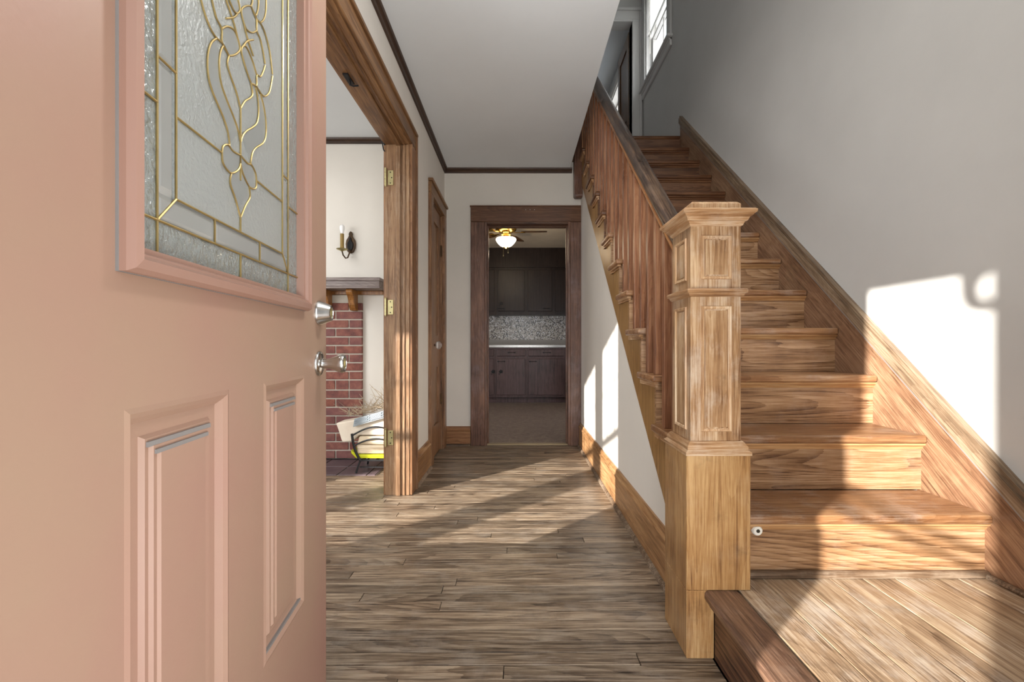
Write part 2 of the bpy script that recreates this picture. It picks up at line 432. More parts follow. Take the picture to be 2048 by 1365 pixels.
# ------------------------------------------------------------------ structure: walls and ceilings
struct(wallbox(B(), 'Y', 0.30, YB, -0.80, XL, 0, ZC+0.06, [(1.23, 2.67, 0, 2.17), (3.34, 3.84, 0, 2.07)]), 'wall_left', 'wall_cream',
       'cream painted hall wall with wide cased opening and closet door', 'wall')
struct(wallbox(B(), 'X', XL, 0.66, YB, 4.10, 0, ZC+0.06, [(-0.30, 0.483, 0, 2.05)]), 'wall_back', 'wall_cream', 'cream end wall of hall around kitchen doorway', 'wall')
pts = [(1.40, 0), (YB, 0), (YB, nose(YB)-0.40), (1.40, nose(1.40)-0.40)]
struct(B().prism(pts, 'X', XS, 0.66), 'wall_stair', 'wall_cream', 'white triangular wall below the sloping stair stringer', 'wall')
wr = wallbox(B(), 'Y', 0.30, 9.0, XR, 1.70, 0, ZT+0.3, [(4.24, 4.98, 3.90, 4.95), (5.98, 7.10, 3.60, 4.75)])
struct(wr, 'wall_right', 'wall_grey', 'tall grey white plaster wall beside the stairs', 'wall')
struct(wallbox(B(), 'X', -6.0, 1.70, 0.12, 0.30, -0.3, ZT+0.3, [(-0.42, 0.46, -0.01, 2.07)] + [(a, b, 0.645, 1.97) for a, b in ((-2.566, -1.845), (-3.556, -2.695), (-4.386, -3.685))]),
       'wall_front', 'wall_cream', 'front wall behind the camera with door and triple window openings', 'wall')
struct(B().box(XL-0.13, 0.48, 0.30, YB, ZC, ZU), 'ceiling', 'ceiling', 'flat white hall ceiling', 'ceiling')
struct(B().box(XL-0.13, XR, 3.885, 9.0, 2.60, ZU), 'floor_upper', 'case_x', 'upstairs floor beyond the top step', 'floor')
struct(B().box(-2.2, 1.7, 0.12, 9.0, ZT, ZT+0.1), 'ceiling_upper', 'ceiling', 'upstairs white ceiling', 'ceiling')
struct(B().box(-0.95, XL-0.13+0.02, 0.30, 9.0, ZU, ZT), 'wall_upper_left', 'wall_grey', 'upstairs hallway wall out of sight left', 'wall')
# upstairs end wall with the white cased doorway
struct(wallbox(B(), 'X', -0.8, XR, 5.12, 5.24, ZU, ZT, [(0.52, 1.355, ZU, 4.76)]), 'wall_upper_back', 'wall_grey', 'upstairs grey wall at the head of the stairs', 'wall')
struct(B().box(-0.8, XR, 8.9, 9.0, ZU, ZT), 'wall_far_room', 'wall_grey', 'far wall of the upstairs room', 'wall')
c = sgroup('trim_1', 'white painted door casing upstairs at head of stairs', 'door casing', (1.36, 5.1, ZU))
B().box(1.357, 1.455, 5.095, 5.12, ZU, 4.76).box(1.44, 1.462, 5.08, 5.12, ZU, 4.86).build('casing_upright', 'white_trim', c, bevel=0.003)
B().box(0.40, 1.455, 5.095, 5.12, 4.76, 4.875).box(0.40, 1.47, 5.075, 5.12, 4.86, 4.89).build('casing_head', 'white_trim', c, bevel=0.003)
B().box(1.355, 1.375, 5.10, 5.25, ZU, 4.76).box(0.52, 1.355, 5.10, 5.25, 4.74, 4.76).build('jamb', 'white_trim', c)
# living room shell
struct(wallbox(B(), 'X', -6.0, -0.80, 3.50, 3.62, 0, 2.64), 'wall_living_back', 'wall_cream', 'cream living room wall above and beside the fireplace', 'wall')
struct(B().box(-6.12, -6.0, 0.12, 3.62, 0, 2.64), 'wall_living_left', 'wall_cream', 'living room side wall out of sight', 'wall')
struct(B().box(-6.0, -0.80, 0.30, 3.5, 2.59, 2.64), 'ceiling_living', 'ceiling', 'white living room ceiling', 'ceiling')
# kitchen shell
struct(B().box(-2.6, 1.48, 7.42, 7.52, 0, 2.515), 'wall_kitchen_back', 'kit_wall', 'kitchen back wall behind the cabinets', 'wall')
struct(B().box(-2.7, -2.6, 4.1, 7.52, 0, 2.515), 'wall_kitchen_left', 'kit_wall', 'kitchen side wall out of sight left', 'wall')
struct(B().box(-2.7, XL-0.13, 3.99, 4.1, 0, 2.515).box(0.66, 1.48, 3.99, 4.1, 0, 2.515), 'wall_kitchen_front', 'kit_wall', 'kitchen side of the wall beside its doorway', 'wall')
struct(B().box(-2.7, 1.48, 4.10, 7.52, 2.515, 2.535), 'ceiling_kitchen', 'kit_ceil', 'textured beige kitchen ceiling', 'ceiling')
struct(B().box(-2.7, 1.48, 4.02, 7.52, -0.04, 0.004), 'floor_kitchen', 'lino', 'mottled brown grey kitchen vinyl floor', 'floor')

# ------------------------------------------------------------------ floor boards
fl = sgroup('floor', 'worn grey brown strip oak floor of hall and living room', 'floor', (0, 2, 0))
B().box(-6.0, 0.66, 0.30, 4.02, -0.06, -0.021).box(0.66, XR, 0.3, YB, -0.06, -0.021).build('subfloor', 'iron', fl)
pw = 0.0515; g = 0.0018
def plank(x0, x1, y0, y1, name='plank', mat='floor_wood', par=None, top=0.0, b=0.0012):
    o = B().box(-(x1-x0)/2, (x1-x0)/2, -(y1-y0)/2, (y1-y0)/2, -0.02, 0).build(name, mat, par or fl, org=(0, 0, 0), bevel=b)
    pl = (par or fl).get('_o')
    o.location = ((x0+x1)/2-pl[0], (y0+y1)/2-pl[1], top-pl[2])
    return o
far = B(); y = 1.04; rows = 0
def row_bounds(y): return (-1.0 if y > 3.02 else -2.3), 0.575
yy = 1.04
while yy < YB+0.03:
    lo, hi = row_bounds(yy)
    x = lo - random.uniform(0, 0.7) if lo < -2 else lo
    first = True
    while x < hi:
        L = random.uniform(0.9, 2.3)
        x1 = min(hi, x+L)
        if hi-x1 < 0.2: x1 = hi
        y1 = min(yy+pw, 4.0)
        plank(max(x, lo-0.9)+g*0.6, x1-g*0.6, yy+g/2, y1-g/2, top=random.uniform(-0.0010, 0.0006))
        x = x1
    yy += pw
# the rest of the boards, never seen from the doorway: one joined part
yy = 0.30
while yy < 1.03:
    far.box(-6, 0.575, yy+g/2, yy+pw-g/2, -0.02, 0); yy += pw
yy = 1.04
while yy < 3.02:
    far.box(-6, -3.25, yy+g/2, yy+pw-g/2, -0.02, 0); yy += pw
far.build('board_remainder', 'floor_wood', fl, props={'kind': 'stuff'})
# metal-edged kitchen threshold
struct(B().prism([(3.975, 0.0), (4.045, 0.0), (4.04, 0.006), (3.985, 0.006)], 'X', -0.28, 0.463), 'trim_2', 'threshold', 'pale metal threshold strip in kitchen doorway', 'threshold')

# ------------------------------------------------------------------ crown and baseboards
def crown(b, axis, u0, u1, t, sgn, zt):
    pr = [(t, zt), (t+sgn*0.030, zt), (t+sgn*0.026, zt-0.014), (t+sgn*0.014, zt-0.024), (t+sgn*0.012, zt-0.042), (t, zt-0.042)]
    return b.prism(pr, axis, u0, u1)
struct(crown(B(), 'Y', 0.30, YB-0.03, XL, 1, ZC), 'trim_3', 'crown_y', 'thin dark crown strip along the left hall wall', 'crown molding')
struct(crown(B(), 'X', XL, 0.50, YB, -1, ZC), 'trim_4', 'crown', 'thin dark crown strip over the kitchen doorway wall', 'crown molding')
struct(crown(B(), 'X', -5.9, -0.80, 3.50, -1, 2.59), 'trim_5', 'crown', 'dark crown strip on the living room wall above sconce', 'crown molding')
struct(crown(B(), 'Y', 0.35, 3.45, -0.80, -1, 2.59), 'trim_6', 'crown_y', 'dark crown strip on living room side of opening', 'crown molding')
def baseboard(name, axis, u0, u1, t, sgn, mat, label, h=0.21):
    o = sgroup(name, label, 'baseboard', ((u0, t, 0) if axis == 'X' else (t, u0, 0)))
    def pr(p): return [(t+sgn*a, z) for a, z in p]
    B().prism(pr([(0, 0), (0.020, 0), (0.020, h-0.045), (0.017, h-0.040), (0, h-0.040)]), axis, u0, u1).build('board', mat, o)
    B().prism(pr([(0, h-0.038), (0.026, h-0.038), (0.026, h-0.030), (0.018, h-0.022), (0.012, h-0.004), (0.008, h), (0, h)]), axis, u0, u1).build('cap_molding', mat, o)
    B().prism(pr([(0.020, 0), (0.036, 0), (0.033, 0.010), (0.027, 0.016), (0.020, 0.018)]), axis, u0, u1).build('shoe_molding', 'shoe', o)
    return o
baseboard('baseboard_right', 'Y', 1.45, YB, XS, -1, 'base_y', 'tall worn oak baseboard under the stair wall')
baseboard('baseboard_left', 'Y', 2.775, 3.235, XL, 1, 'base_y', 'oak baseboard between the cased opening and closet')
baseboard('baseboard_back', 'X', XL, -0.43, YB, -1, 'base_x', 'short oak baseboard left of the kitchen doorway', 0.175)
baseboard('baseboard_living', 'X', -1.2, -0.80, 3.50, -1, 'base_x', 'oak baseboard right of the fireplace')

# ------------------------------------------------------------------ kitchen doorway casing
c = sgroup('trim_7', 'dark oak casing around the kitchen doorway', 'door casing', (0.09, 3.95, 0))
B().box(-0.427, -0.30, 3.945, YB, 0, 2.045).build('casing_upright', 'kit_case', c, bevel=0.003)
B().box(0.483, 0.587, 3.945, YB, 0, 2.045).build('casing_upright', 'kit_case', c, bevel=0.003)
B().box(-0.427, 0.587, 3.943, YB, 2.047, 2.185).build('casing_head', 'case_x', c, bevel=0.003)
B().box(-0.435, 0.595, 3.94, YB, 2.185, 2.195).build('head_cap', 'case_x', c, bevel=0.002)
for x0, x1 in ((-0.30, -0.28), (0.463, 0.483)):
    B().box(x0, x1, 3.95, 4.11, 0, 2.05).build('jamb', 'kit_case', c, bevel=0.002)
B().box(-0.28, 0.463, 3.95, 4.11, 2.028, 2.05).build('head_jamb', 'case_x', c, bevel=0.002)
for x0, x1 in ((-0.28, -0.268), (0.451, 0.463)):
    B().box(x0, x1, 4.02, 4.06, 0.006, 2.028).build('stop', 'kit_case', c, bevel=0.002)
B().box(-0.268, 0.451, 4.02, 4.06, 2.014, 2.028).build('head_stop', 'case_x', c, bevel=0.002)
for z in (0.53,): B().box(0.447, 0.452, 4.02, 4.0, z-0.045, z+0.045).build('hinge', 'bronze', c)
for z in (0.5,): pass
b = B()
for i in range(3):
    b.lathe([(0.003, 0), (0.003, -0.003), (0.001, -0.004)], (0.075+0.04*i, 3.943, 2.155), 'Y', 8)
b.build('nail_head', 'plug', c)

# ------------------------------------------------------------------ wide cased opening to the living room
c = sgroup('trim_8', 'oak casing and jamb of wide opening into living room', 'door casing', (-0.7, 2.0, 0))
for ya, yb_, s_ in ((2.65, 2.67, 1), (1.23, 1.25, -1)):
    B().box(-0.812, -0.662, ya, yb_, 0, 2.17).build('jamb', 'jamb', c, bevel=0.002)
    fy = 2.65 if s_ == 1 else 1.25
    B().box(-0.742, -0.716, fy-s_*0.012, fy, 0, 2.15).box(-0.700, -0.688, fy-s_*0.006, fy, 0, 2.15).build('stop', 'jamb', c, bevel=0.003, seg=2)
    a0, a1 = (2.655, 2.765) if s_ == 1 else (1.135, 1.245)
    B().box(-0.67, -0.646, a0, a1, 0, 2.16).build('casing_upright', 'case_z', c, bevel=0.004, seg=2)
    e0, e1 = (2.752, 2.772) if s_ == 1 else (1.128, 1.148)
    B().box(-0.67, -0.636, e0, e1, 0, 2.265).build('back_band', 'case_z', c, bevel=0.004, seg=2)
    B().box(-0.822, -0.80, a0-0.002, a1, 0, 2.16).build('casing_upright', 'case_z', c, bevel=0.003)
B().box(-0.812, -0.662, 1.23, 2.67, 2.15, 2.17).build('head_jamb', 'case_y', c, bevel=0.002)
B().box(-0.742, -0.716, 1.25, 2.65, 2.138, 2.15).box(-0.700, -0.688, 1.25, 2.65, 2.144, 2.15).build('head_stop', 'case_y', c, bevel=0.003)
B().box(-0.67, -0.646, 1.148, 2.752, 2.16, 2.25).build('casing_head', 'case_y', c, bevel=0.004, seg=2)
B().box(-0.67, -0.634, 1.128, 2.772, 2.248, 2.268).build('back_band', 'case_y', c, bevel=0.005, seg=2)
B().box(-0.822, -0.80, 1.148, 2.752, 2.155, 2.24).build('casing_head', 'case_y', c, bevel=0.003)
for z in (1.946, 1.153, 0.353):
    h = B().box(-0.794, -0.760, 2.646, 2.650, z-0.045, z+0.045).build('hinge', 'old_brass', c, bevel=0.001)
    b = B()
    for i in range(5): b.lathe([(0.0065, -0.009), (0.0065, 0.009)], (-0.806, 2.642, z-0.04+0.02*i), 'Z', 12)
    b.lathe([(0.0045, -0.055), (0.0045, 0.055)], (-0.806, 2.642, z), 'Z', 10).lathe([(0.001, 0.062), (0.007, 0.057), (0.006, 0.05)], (-0.806, 2.642, z), 'Z', 10)
    b.build('barrel', 'old_brass', h)
    b = B()
    for dx, dz in ((0.016, 0.033), (0.024, 0), (0.016, -0.033)): b.lathe([(0.004, 0), (0.0035, -0.0015)], (-0.794+dx, 2.6455, z+dz), 'Y', 10)
    b.build('screw', 'dark_screw', h)
tag(B().box(-0.79, -0.765, 1.95, 2.03, 2.143, 2.15).tube([(-0.775, 2.0, 2.146), (-0.775, 2.0, 2.125), (-0.76, 2.0, 2.12), (-0.735, 2.0, 2.122)], 0.004).build('door_catch', 'iron', bevel=0.001),
    'small black iron catch under the head of the wide opening', 'catch')
tag(B().tube([(-0.826, 2.55, 2.235), (-0.83, 2.59, 2.215), (-0.826, 2.62, 2.18), (-0.816, 2.642, 2.16), (-0.813, 2.646, 2.145)], 0.005)
    .tube([(-0.826, 2.60, 2.20), (-0.822, 2.63, 2.15), (-0.818, 2.640, 2.115), (-0.812, 2.643, 2.105)], 0.004).build('cable', 'iron', smooth=True),
    'loose black cable end at top corner of living room opening', 'cable')

# ------------------------------------------------------------------ closet door in the left wall
c = sgroup('trim_9', 'oak casing around the closet door', 'door casing', (-0.66, 3.6, 0))
B().box(-0.67, -0.646, 3.245, 3.345, 0, 2.07).build('casing_upright', 'case_z', c, bevel=0.003)
B().box(-0.67, -0.646, 3.835, 3.935, 0, 2.07).build('casing_upright', 'case_z', c, bevel=0.003)
B().box(-0.67, -0.646, 3.245, 3.935, 2.07, 2.155).build('casing_head', 'case_y', c, bevel=0.003)
B().box(-0.67, -0.630, 3.235, 3.945, 2.155, 2.178).build('head_cap', 'case_y', c, bevel=0.006, seg=2)
B().box(-0.80, -0.668, 3.34, 3.355, 0, 2.07).build('jamb', 'case_z', c)
B().box(-0.80, -0.668, 3.825, 3.84, 0, 2.07).build('jamb', 'case_z', c)
B().box(-0.80, -0.668, 3.355, 3.825, 2.055, 2.07).build('head_jamb', 'case_y', c)
d = sgroup('door_2', 'narrow two panel oak closet door with glass knob', 'door', (-0.69, 3.82, 0))
b = B(); wallbox(b, 'Y', 3.358, 3.822, -0.712, -0.680, 0.01, 2.052, [(3.45, 3.73, 0.257, 0.736), (3.45, 3.73, 1.0, 1.93)])
b.build('leaf', 'case_z', d)
for z0, z1 in ((0.257, 0.736), (1.0, 1.93)):
    B().box(-0.706, -0.696, 3.45, 3.73, z0, z1).build('door_panel', 'jamb', d)
for z in (1.75, 0.45):
    B().lathe([(0.007, -0.05), (0.007, 0.05)], (-0.676, 3.822, z), 'Z', 10).box(-0.681, -0.678, 3.79, 3.822, z-0.045, z+0.045).box(-0.669, -0.666, 3.822, 3.833, z-0.045, z+0.045).build('hinge', 'bronze', d)
k = B().lathe([(0.024, -0.680), (0.024, -0.676), (0.012, -0.672), (0.009, -0.655), (0.012, -0.645)], (0, 3.41, 0.92), 'X', 16).build('knob_rose', 'nickel', d, smooth=True)
B().lathe([(0.012, -0.645), (0.026, -0.636), (0.031, -0.622), (0.027, -0.606), (0.014, -0.598)], (0, 3.41, 0.92), 'X', 12).build('glass_knob', 'knob_glass', k, org=k['_o'])

# ------------------------------------------------------------------ staircase
st = thing('staircase', 'old oak staircase with square balusters rising along the right wall', 'staircase', (1.0, Y1, 0.0))
# landing
B().box(0.60, 1.455, 0.32, 1.345, 0.0, 0.178).build('landing_carcass', 'iron', st)
B().box(0.578, 0.602, 0.31, 1.268, 0.001, 0.168).build('landing_riser', 'riser_dark', st)
B().box(0.549, 0.651, 0.31, 1.284, 0.170, 0.2).build('landing_nosing', 'nosing_y', st, bevel=0.010, seg=4, smooth=True)
B().box(0.560, 0.578, 0.31, 1.268, 0.155, 0.170).build('landing_cove', 'nosing_y', st, bevel=0.006, seg=2)
xs = [0.653, 0.755, 0.858, 0.962, 1.066, 1.166, 1.264, 1.362, 1.458]
for i in range(8):
    y0 = 1.271 if False else 0.31
    plank(xs[i]+0.0009, xs[i+1]-0.0009, y0, 1.349, 'plank', 'landing_wood', st, 0.2+random.uniform(-0.0006, 0.0003), 0.0015)
# steps
for i in range(1, 14):
    yn = Y1+(i-1)*G0; zt = 0.2+RISE*i
    top = i == 13
    tl = 0.545 if not top else 0.60
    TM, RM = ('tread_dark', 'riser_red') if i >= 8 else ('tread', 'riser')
    y2 = yn+G0+0.028 if not top else yn+0.12
    if not top:
        b = B().box(0.575, 1.459, yn, y2, zt-0.030, zt)
        if i > 1 or True: b = B().box(tl if i > 1 else 0.69, 1.459, yn, y2 if i > 1 else y2, zt-0.030, zt)
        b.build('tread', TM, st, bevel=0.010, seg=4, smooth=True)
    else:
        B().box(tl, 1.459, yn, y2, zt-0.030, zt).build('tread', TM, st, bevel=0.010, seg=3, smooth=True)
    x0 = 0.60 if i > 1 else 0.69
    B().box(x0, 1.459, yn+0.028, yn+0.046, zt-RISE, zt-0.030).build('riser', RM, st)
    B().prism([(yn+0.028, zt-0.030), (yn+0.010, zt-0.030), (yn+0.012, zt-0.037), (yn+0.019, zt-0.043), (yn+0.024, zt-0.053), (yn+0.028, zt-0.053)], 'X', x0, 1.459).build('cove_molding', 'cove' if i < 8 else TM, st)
    if 1 < i < 13:
        b = B().box(0.556, 0.575, yn+0.016, yn+G0, zt-0.042, zt-0.030).box(0.565, 0.575, yn+0.022, yn+G0, zt-0.052, zt-0.042).box(0.560, 0.575, yn+G0-0.03, yn+G0+0.018, zt-0.052, zt-0.030)
        b.build('return_molding', 'newel_x', st)
        B().box(0.569, 0.60, yn+0.026, yn+0.046, zt-RISE, zt-0.030).build('riser_end', RM, st)
B().box(0.69, 1.459, Y1+0.008, Y1+0.028, 0.2, 0.222).build('shoe_molding', 'shoe', st, bevel=0.006, seg=2)
# outer stringer
def low(y): return nose(y)-0.43
poly = [(1.43, max(0.10, low(1.43))), (3.93, low(3.93)), (3.93, 2.76), (Y1+12*G0+0.046, 2.76)]
for i in range(12, 1, -1):
    yn = Y1+(i-1)*G0; zt = 0.2+RISE*i-0.030
    poly += [(yn+G0+0.046, zt), (yn+0.046, zt)]
poly += [(1.43, 0.37)]
b = B()
# convex slabs between step lines keep the zigzag clean
ys = [1.43]+[Y1+(i-1)*G0+0.046 for i in range(2, 14)]+[3.93]
for i in range(len(ys)-1):
    a, e = ys[i], ys[i+1]
    zt = 0.2+RISE*(i+1)-0.030
    if i == len(ys)-2: zt = 2.79
    b.prism([(a, low(a)), (e, low(e)), (e, zt), (a, zt)], 'X', 0.573, 0.60)
b.build('stringer', 'stringer', st)
# wall skirt with cap
b = B()
ysk = [0.32, 1.14, 3.88]
b.prism([(0.32, 0.2), (1.36, 0.2), (1.36, nose(1.36)+0.10), (1.14, 0.33), (0.32, 0.33)], 'X', 1.459, 1.479)
b.prism([(1.36, 0.2), (3.88, 2.4), (3.88, nose(3.88)+0.10), (1.36, nose(1.36)+0.10)], 'X', 1.459, 1.479)
b.build('skirt_board', 'skirt', st)
for (o1, o2, xx) in ((0.086, 0.104, 1.466), (0.104, 0.150, 1.446), (0.150, 0.172, 1.453)):
    nm = {1.466: 'caulk_line', 1.446: 'skirt_cap', 1.453: 'skirt_top_bead'}[xx]
    b = B()
    yk = 1.14
    b.prism([(yk, nose(yk)+o1), (3.885, nose(3.885)+o1), (3.885, nose(3.885)+o2), (yk, nose(yk)+o2)], 'X', xx if xx != 1.466 else 1.4565, 1.4795)
    b.prism([(0.32, nose(yk)+o1), (yk, nose(yk)+o1), (yk, nose(yk)+o2), (0.32, nose(yk)+o2)], 'X', xx if xx != 1.466 else 1.4565, 1.4795)
    b.build(nm, 'grey_caulk' if nm == 'caulk_line' else 'skirt_cap', st)
B().box(1.441, 1.459, 0.32, Y1+0.028, 0.2, 0.216).build('shoe_molding', 'shoe', st, bevel=0.006, seg=2)
# balusters, two on each open tread end
RB = 0.655
for i in range(2, 13):
    yn = Y1+(i-1)*G0; zt = 0.2+RISE*i
    for k, dy in enumerate((0.022, 0.128)):
        y0 = yn+dy
        if i == 2 and k == 0: pass
        zb = nose(y0)+RB
        B().add([(0.565, y0, zt), (0.595, y0, zt), (0.595, y0+0.03, zt), (0.565, y0+0.03, zt),
                 (0.565, y0, zb), (0.595, y0, zb), (0.595, y0+0.03, zb+0.03*SL), (0.565, y0+0.03, zb+0.03*SL)],
                [(0, 3, 2, 1), (4, 5, 6, 7), (0, 1, 5, 4), (1, 2, 6, 5), (2, 3, 7, 6), (3, 0, 4, 7)]).build('baluster', 'baluster', st, bevel=0.0015)
# handrail
off = nose(0)
def railprof(p): return [(0.58+x, off+z) for x, z in p]
pr = [(-0.020, 0.668), (-0.030, 0.680), (-0.036, 0.694), (-0.036, 0.708), (-0.028, 0.722), (-0.014, 0.731), (0.014, 0.731), (0.028, 0.722), (0.036, 0.708), (0.036, 0.694), (0.030, 0.680), (0.020, 0.668)]
B().prism(railprof(pr), 'Y', 1.440, 3.88, SL).build('handrail', 'rail', st, smooth=True)
pr = [(-0.024, 0.640), (-0.027, 0.652), (-0.022, 0.660), (-0.022, 0.668), (0.022, 0.668), (0.022, 0.660), (0.027, 0.652), (0.024, 0.640)]
B().prism(railprof(pr), 'Y', 1.440, 3.88, SL).build('rail_molding', 'rail_mould', st)
# newel post
def sq(b, x0, x1, y0, y1, levels):
    """square stacked profile: (overhang, z)"""
    vs = []; fs = []
    for o, z in levels: vs += [(x0-o, y0-o, z), (x1+o, y0-o, z), (x1+o, y1+o, z), (x0-o, y1+o, z)]
    for k in range(len(levels)-1):
        for i in range(4):
            j = (i+1) % 4; fs.append((4*k+i, 4*k+j, 4*k+4+j, 4*k+4+i))
    fs.append((3, 2, 1, 0)); e = 4*(len(levels)-1); fs.append((e, e+1, e+2, e+3))
    return b.add(vs, fs)
nx0, nx1, ny0, ny1 = 0.497, 0.685, 1.270, 1.458
sx0, sx1, sy0, sy1 = 0.516, 0.666, 1.289, 1.439
nw = B().box(nx0, 0.5775, ny0, ny1, 0.0, 0.2).box(nx0, nx1, ny0, ny1, 0.2005, 0.598).build('newel_post', 'newel_base', st, bevel=0.002)
sq(B(), sx0, sx1, sy0, sy1, [(0, 0.62), (0, 1.285)]).build('shaft', 'newel', nw, org=nw['_o'], bevel=0.0015)
sq(B(), sx0, sx1, sy0, sy1, [(0.022, 0.597), (0.022, 0.606), (0.014, 0.612), (0.015, 0.620), (0.009, 0.630), (0.004, 0.636), (0, 0.636)]).build('base_molding', 'newel_x', nw, org=nw['_o'])
sq(B(), sx0, sx1, sy0, sy1, [(0, 1.066), (0.006, 1.069), (0.008, 1.075), (0.014, 1.078), (0.015, 1.086), (0.012, 1.090), (0, 1.090)]).build('band_molding', 'newel_x', nw, org=nw['_o'])
sq(B(), sx0, sx1, sy0, sy1, [(0, 1.276), (0.004, 1.279), (0.007, 1.286), (0.008, 1.289), (0.014, 1.291), (0.018, 1.300), (0.024, 1.304), (0.026, 1.308), (0.032, 1.311), (0.033, 1.319), (0.028, 1.323), (0.004, 1.324)]).build('cap_molding', 'newel_x', nw, org=nw['_o'])
sq(B(), sx0, sx1, sy0, sy1, [(0, 1.322), (0, 1.344), (-0.008, 1.352)]).build('cap_block', 'newel', nw, org=nw['_o'])
def frame_ring(b, face, u0, u1, z0, z1, t, base, proud):
    outer = [(u0, z0), (u1, z0), (u1, z1), (u0, z1)]
    def ring(uu0, uu1, zz0, zz1, p): return [(uu0, zz0, p), (uu1, zz0, p), (uu1, zz1, p), (uu0, zz1, p)]
    m = t*0.35
    rs = [ring(u0, u1, z0, z1, 0), ring(u0+m*0.5, u1-m*0.5, z0+m*0.5, z1-m*0.5, proud), ring(u0+t-m, u1-t+m, z0+t-m, z1-t+m, proud*0.8), ring(u0+t, u1-t, z0+t, z1-t, -0.001)]
    vs = []; fs = []
    for r in rs:
        for u, z, p in r:
            vs.append((u, base-p, z) if face == 'Y' else (base-p, u, z))
    for k in range(3):
        for i in range(4):
            j = (i+1) % 4; fs.append((4*k+i, 4*k+j, 4*k+4+j, 4*k+4+i))
    return b.add(vs, fs)
for z0, z1 in ((1.118, 1.249), (0.664, 1.039)):
    frame_ring(B(), 'Y', 0.547, 0.638, z0, z1, 0.0115, sy0, 0.0045).build('panel_molding', 'newel_panel', nw, org=nw['_o'])
    frame_ring(B(), 'X', 1.320, 1.411, z0, z1, 0.0115, sx0, 0.0045).build('panel_molding', 'newel_panel', nw, org=nw['_o'])
    B().box(0.560, 0.625, sy0-0.0012, sy0+0.002, z0+0.014, z1-0.014).build('panel', 'newel', nw, org=nw['_o'])
    B().box(sx0-0.0012, sx0+0.002, 1.333, 1.398, z0+0.014, z1-0.014).build('panel', 'newel', nw, org=nw['_o'])
# upper newel with its drop below the ceiling
un = B().box(0.507, 0.590, 3.845, 3.928, 2.258, 3.75).build('upper_newel', 'kit_case', st, bevel=0.004, seg=2)
sq(B(), 0.507, 0.590, 3.845, 3.928, [(-0.02, 2.240), (-0.006, 2.248), (0, 2.262)]).build('newel_drop', 'kit_case', un, org=un['_o'])
sq(B(), 0.507, 0.590, 3.845, 3.928, [(0.0, 3.74), (0.02, 3.76), (0.02, 3.78), (0, 3.80)]).build('newel_cap', 'case_z', un, org=un['_o'])
# bumper
t = thing('door_stop', 'round white door bumper on the bottom riser beside the newel', 'door bumper', (0.7445, 1.350, 0.346))
B().lathe([(0.016, 1.350), (0.016, 1.342), (0.013, 1.338), (0.006, 1.338)], (0.7445, 0, 0.346), 'Y', 24).build('bumper', 'plug', t, smooth=True)
B().lathe([(0.006, 1.3385), (0.005, 1.336)], (0.7445, 0, 0.346), 'Y', 12).build('screw', 'dark_screw', t)

# ------------------------------------------------------------------ front door (hinged at the left jamb)
dr = sgroup('door_1', 'salmon painted front door with leaded oval pattern glass, standing open', 'door', (-0.401, 0.302, 0), math.atan2(0.9916, -0.1295))
def D(b, name, mat, parent=None, **k): return b.build(name, mat, parent or dr, org=(0, 0, 0), **k)
holes = [(0.1634, 0.374, 0.33, 0.853), (0.494, 0.700, 0.33, 0.853), (0.165, 0.678, 1.03, 1.905)]
b = B(); wallbox(b, 'X', -0.015, 0.864, 0.0, 0.045, 0.012, 2.05, holes)
D(b, 'slab', 'door_paint')
for (a, e, z0, z1) in holes[:2]:
    b = B()
    i = lambda m, yv: (a+m, e-m, z0+m, z1-m, yv)
    b.rings([i(0, 0.0), i(0.006, -0.002), i(0.012, 0.002), i(0.020, 0.010), i(0.036, 0.011), i(0.040, 0.006), i(0.047, 0.007), i(0.050, 0.003), i(0.057, 0.004), i(0.060, 0.001), i(0.066, 0.001)])
    b.box(a, e, 0.014, 0.045, z0, z1)
    D(b, 'door_panel', 'door_paint', smooth=False)
    # worn grey ledges where dust and primer show
    D(B().box(a+0.042, e-0.042, 0.0035, 0.008, z1-0.050, z1-0.044).box(a+0.052, e-0.052, 0.001, 0.006, z1-0.060, z1-0.055), 'primer_ledge', 'grey_caulk')
    D(B().box(a+0.008, e-0.008, 0.003, 0.012, z0+0.012, z0+0.018), 'primer_ledge', 'grey_caulk')
# glass surround
def band(b, a, e, z0, z1, prof, lf=1.0):
    """mitred picture-frame from (inset, y) profile"""
    vs = []; fs = []
    for m, yv in prof: ml = m*lf; vs += [(a+ml, yv, z0+m), (e-m, yv, z0+m), (e-m, yv, z1-m), (a+ml, yv, z1-m)]
    for k in range(len(prof)-1):
        for i in range(4):
            j = (i+1) % 4; fs.append((4*k+i, 4*k+j, 4*k+4+j, 4*k+4+i))
    return b.add(vs, fs)
b = band(B(), 0.152, 0.703, 1.001, 1.935, [(0, 0.001), (0, -0.010), (0.004, -0.018), (0.014, -0.021), (0.018, -0.017), (0.021, -0.016), (0.024, -0.010), (0.030, -0.009), (0.032, 0.006)], 0.7)
D(b, 'glass_surround', 'door_molding')
D(band(B(), 0.1514, 0.7036, 1.0004, 1.9356, [(0, 0.001), (0, -0.003), (0.004, -0.004)]), 'caulk_line', 'grey_caulk')
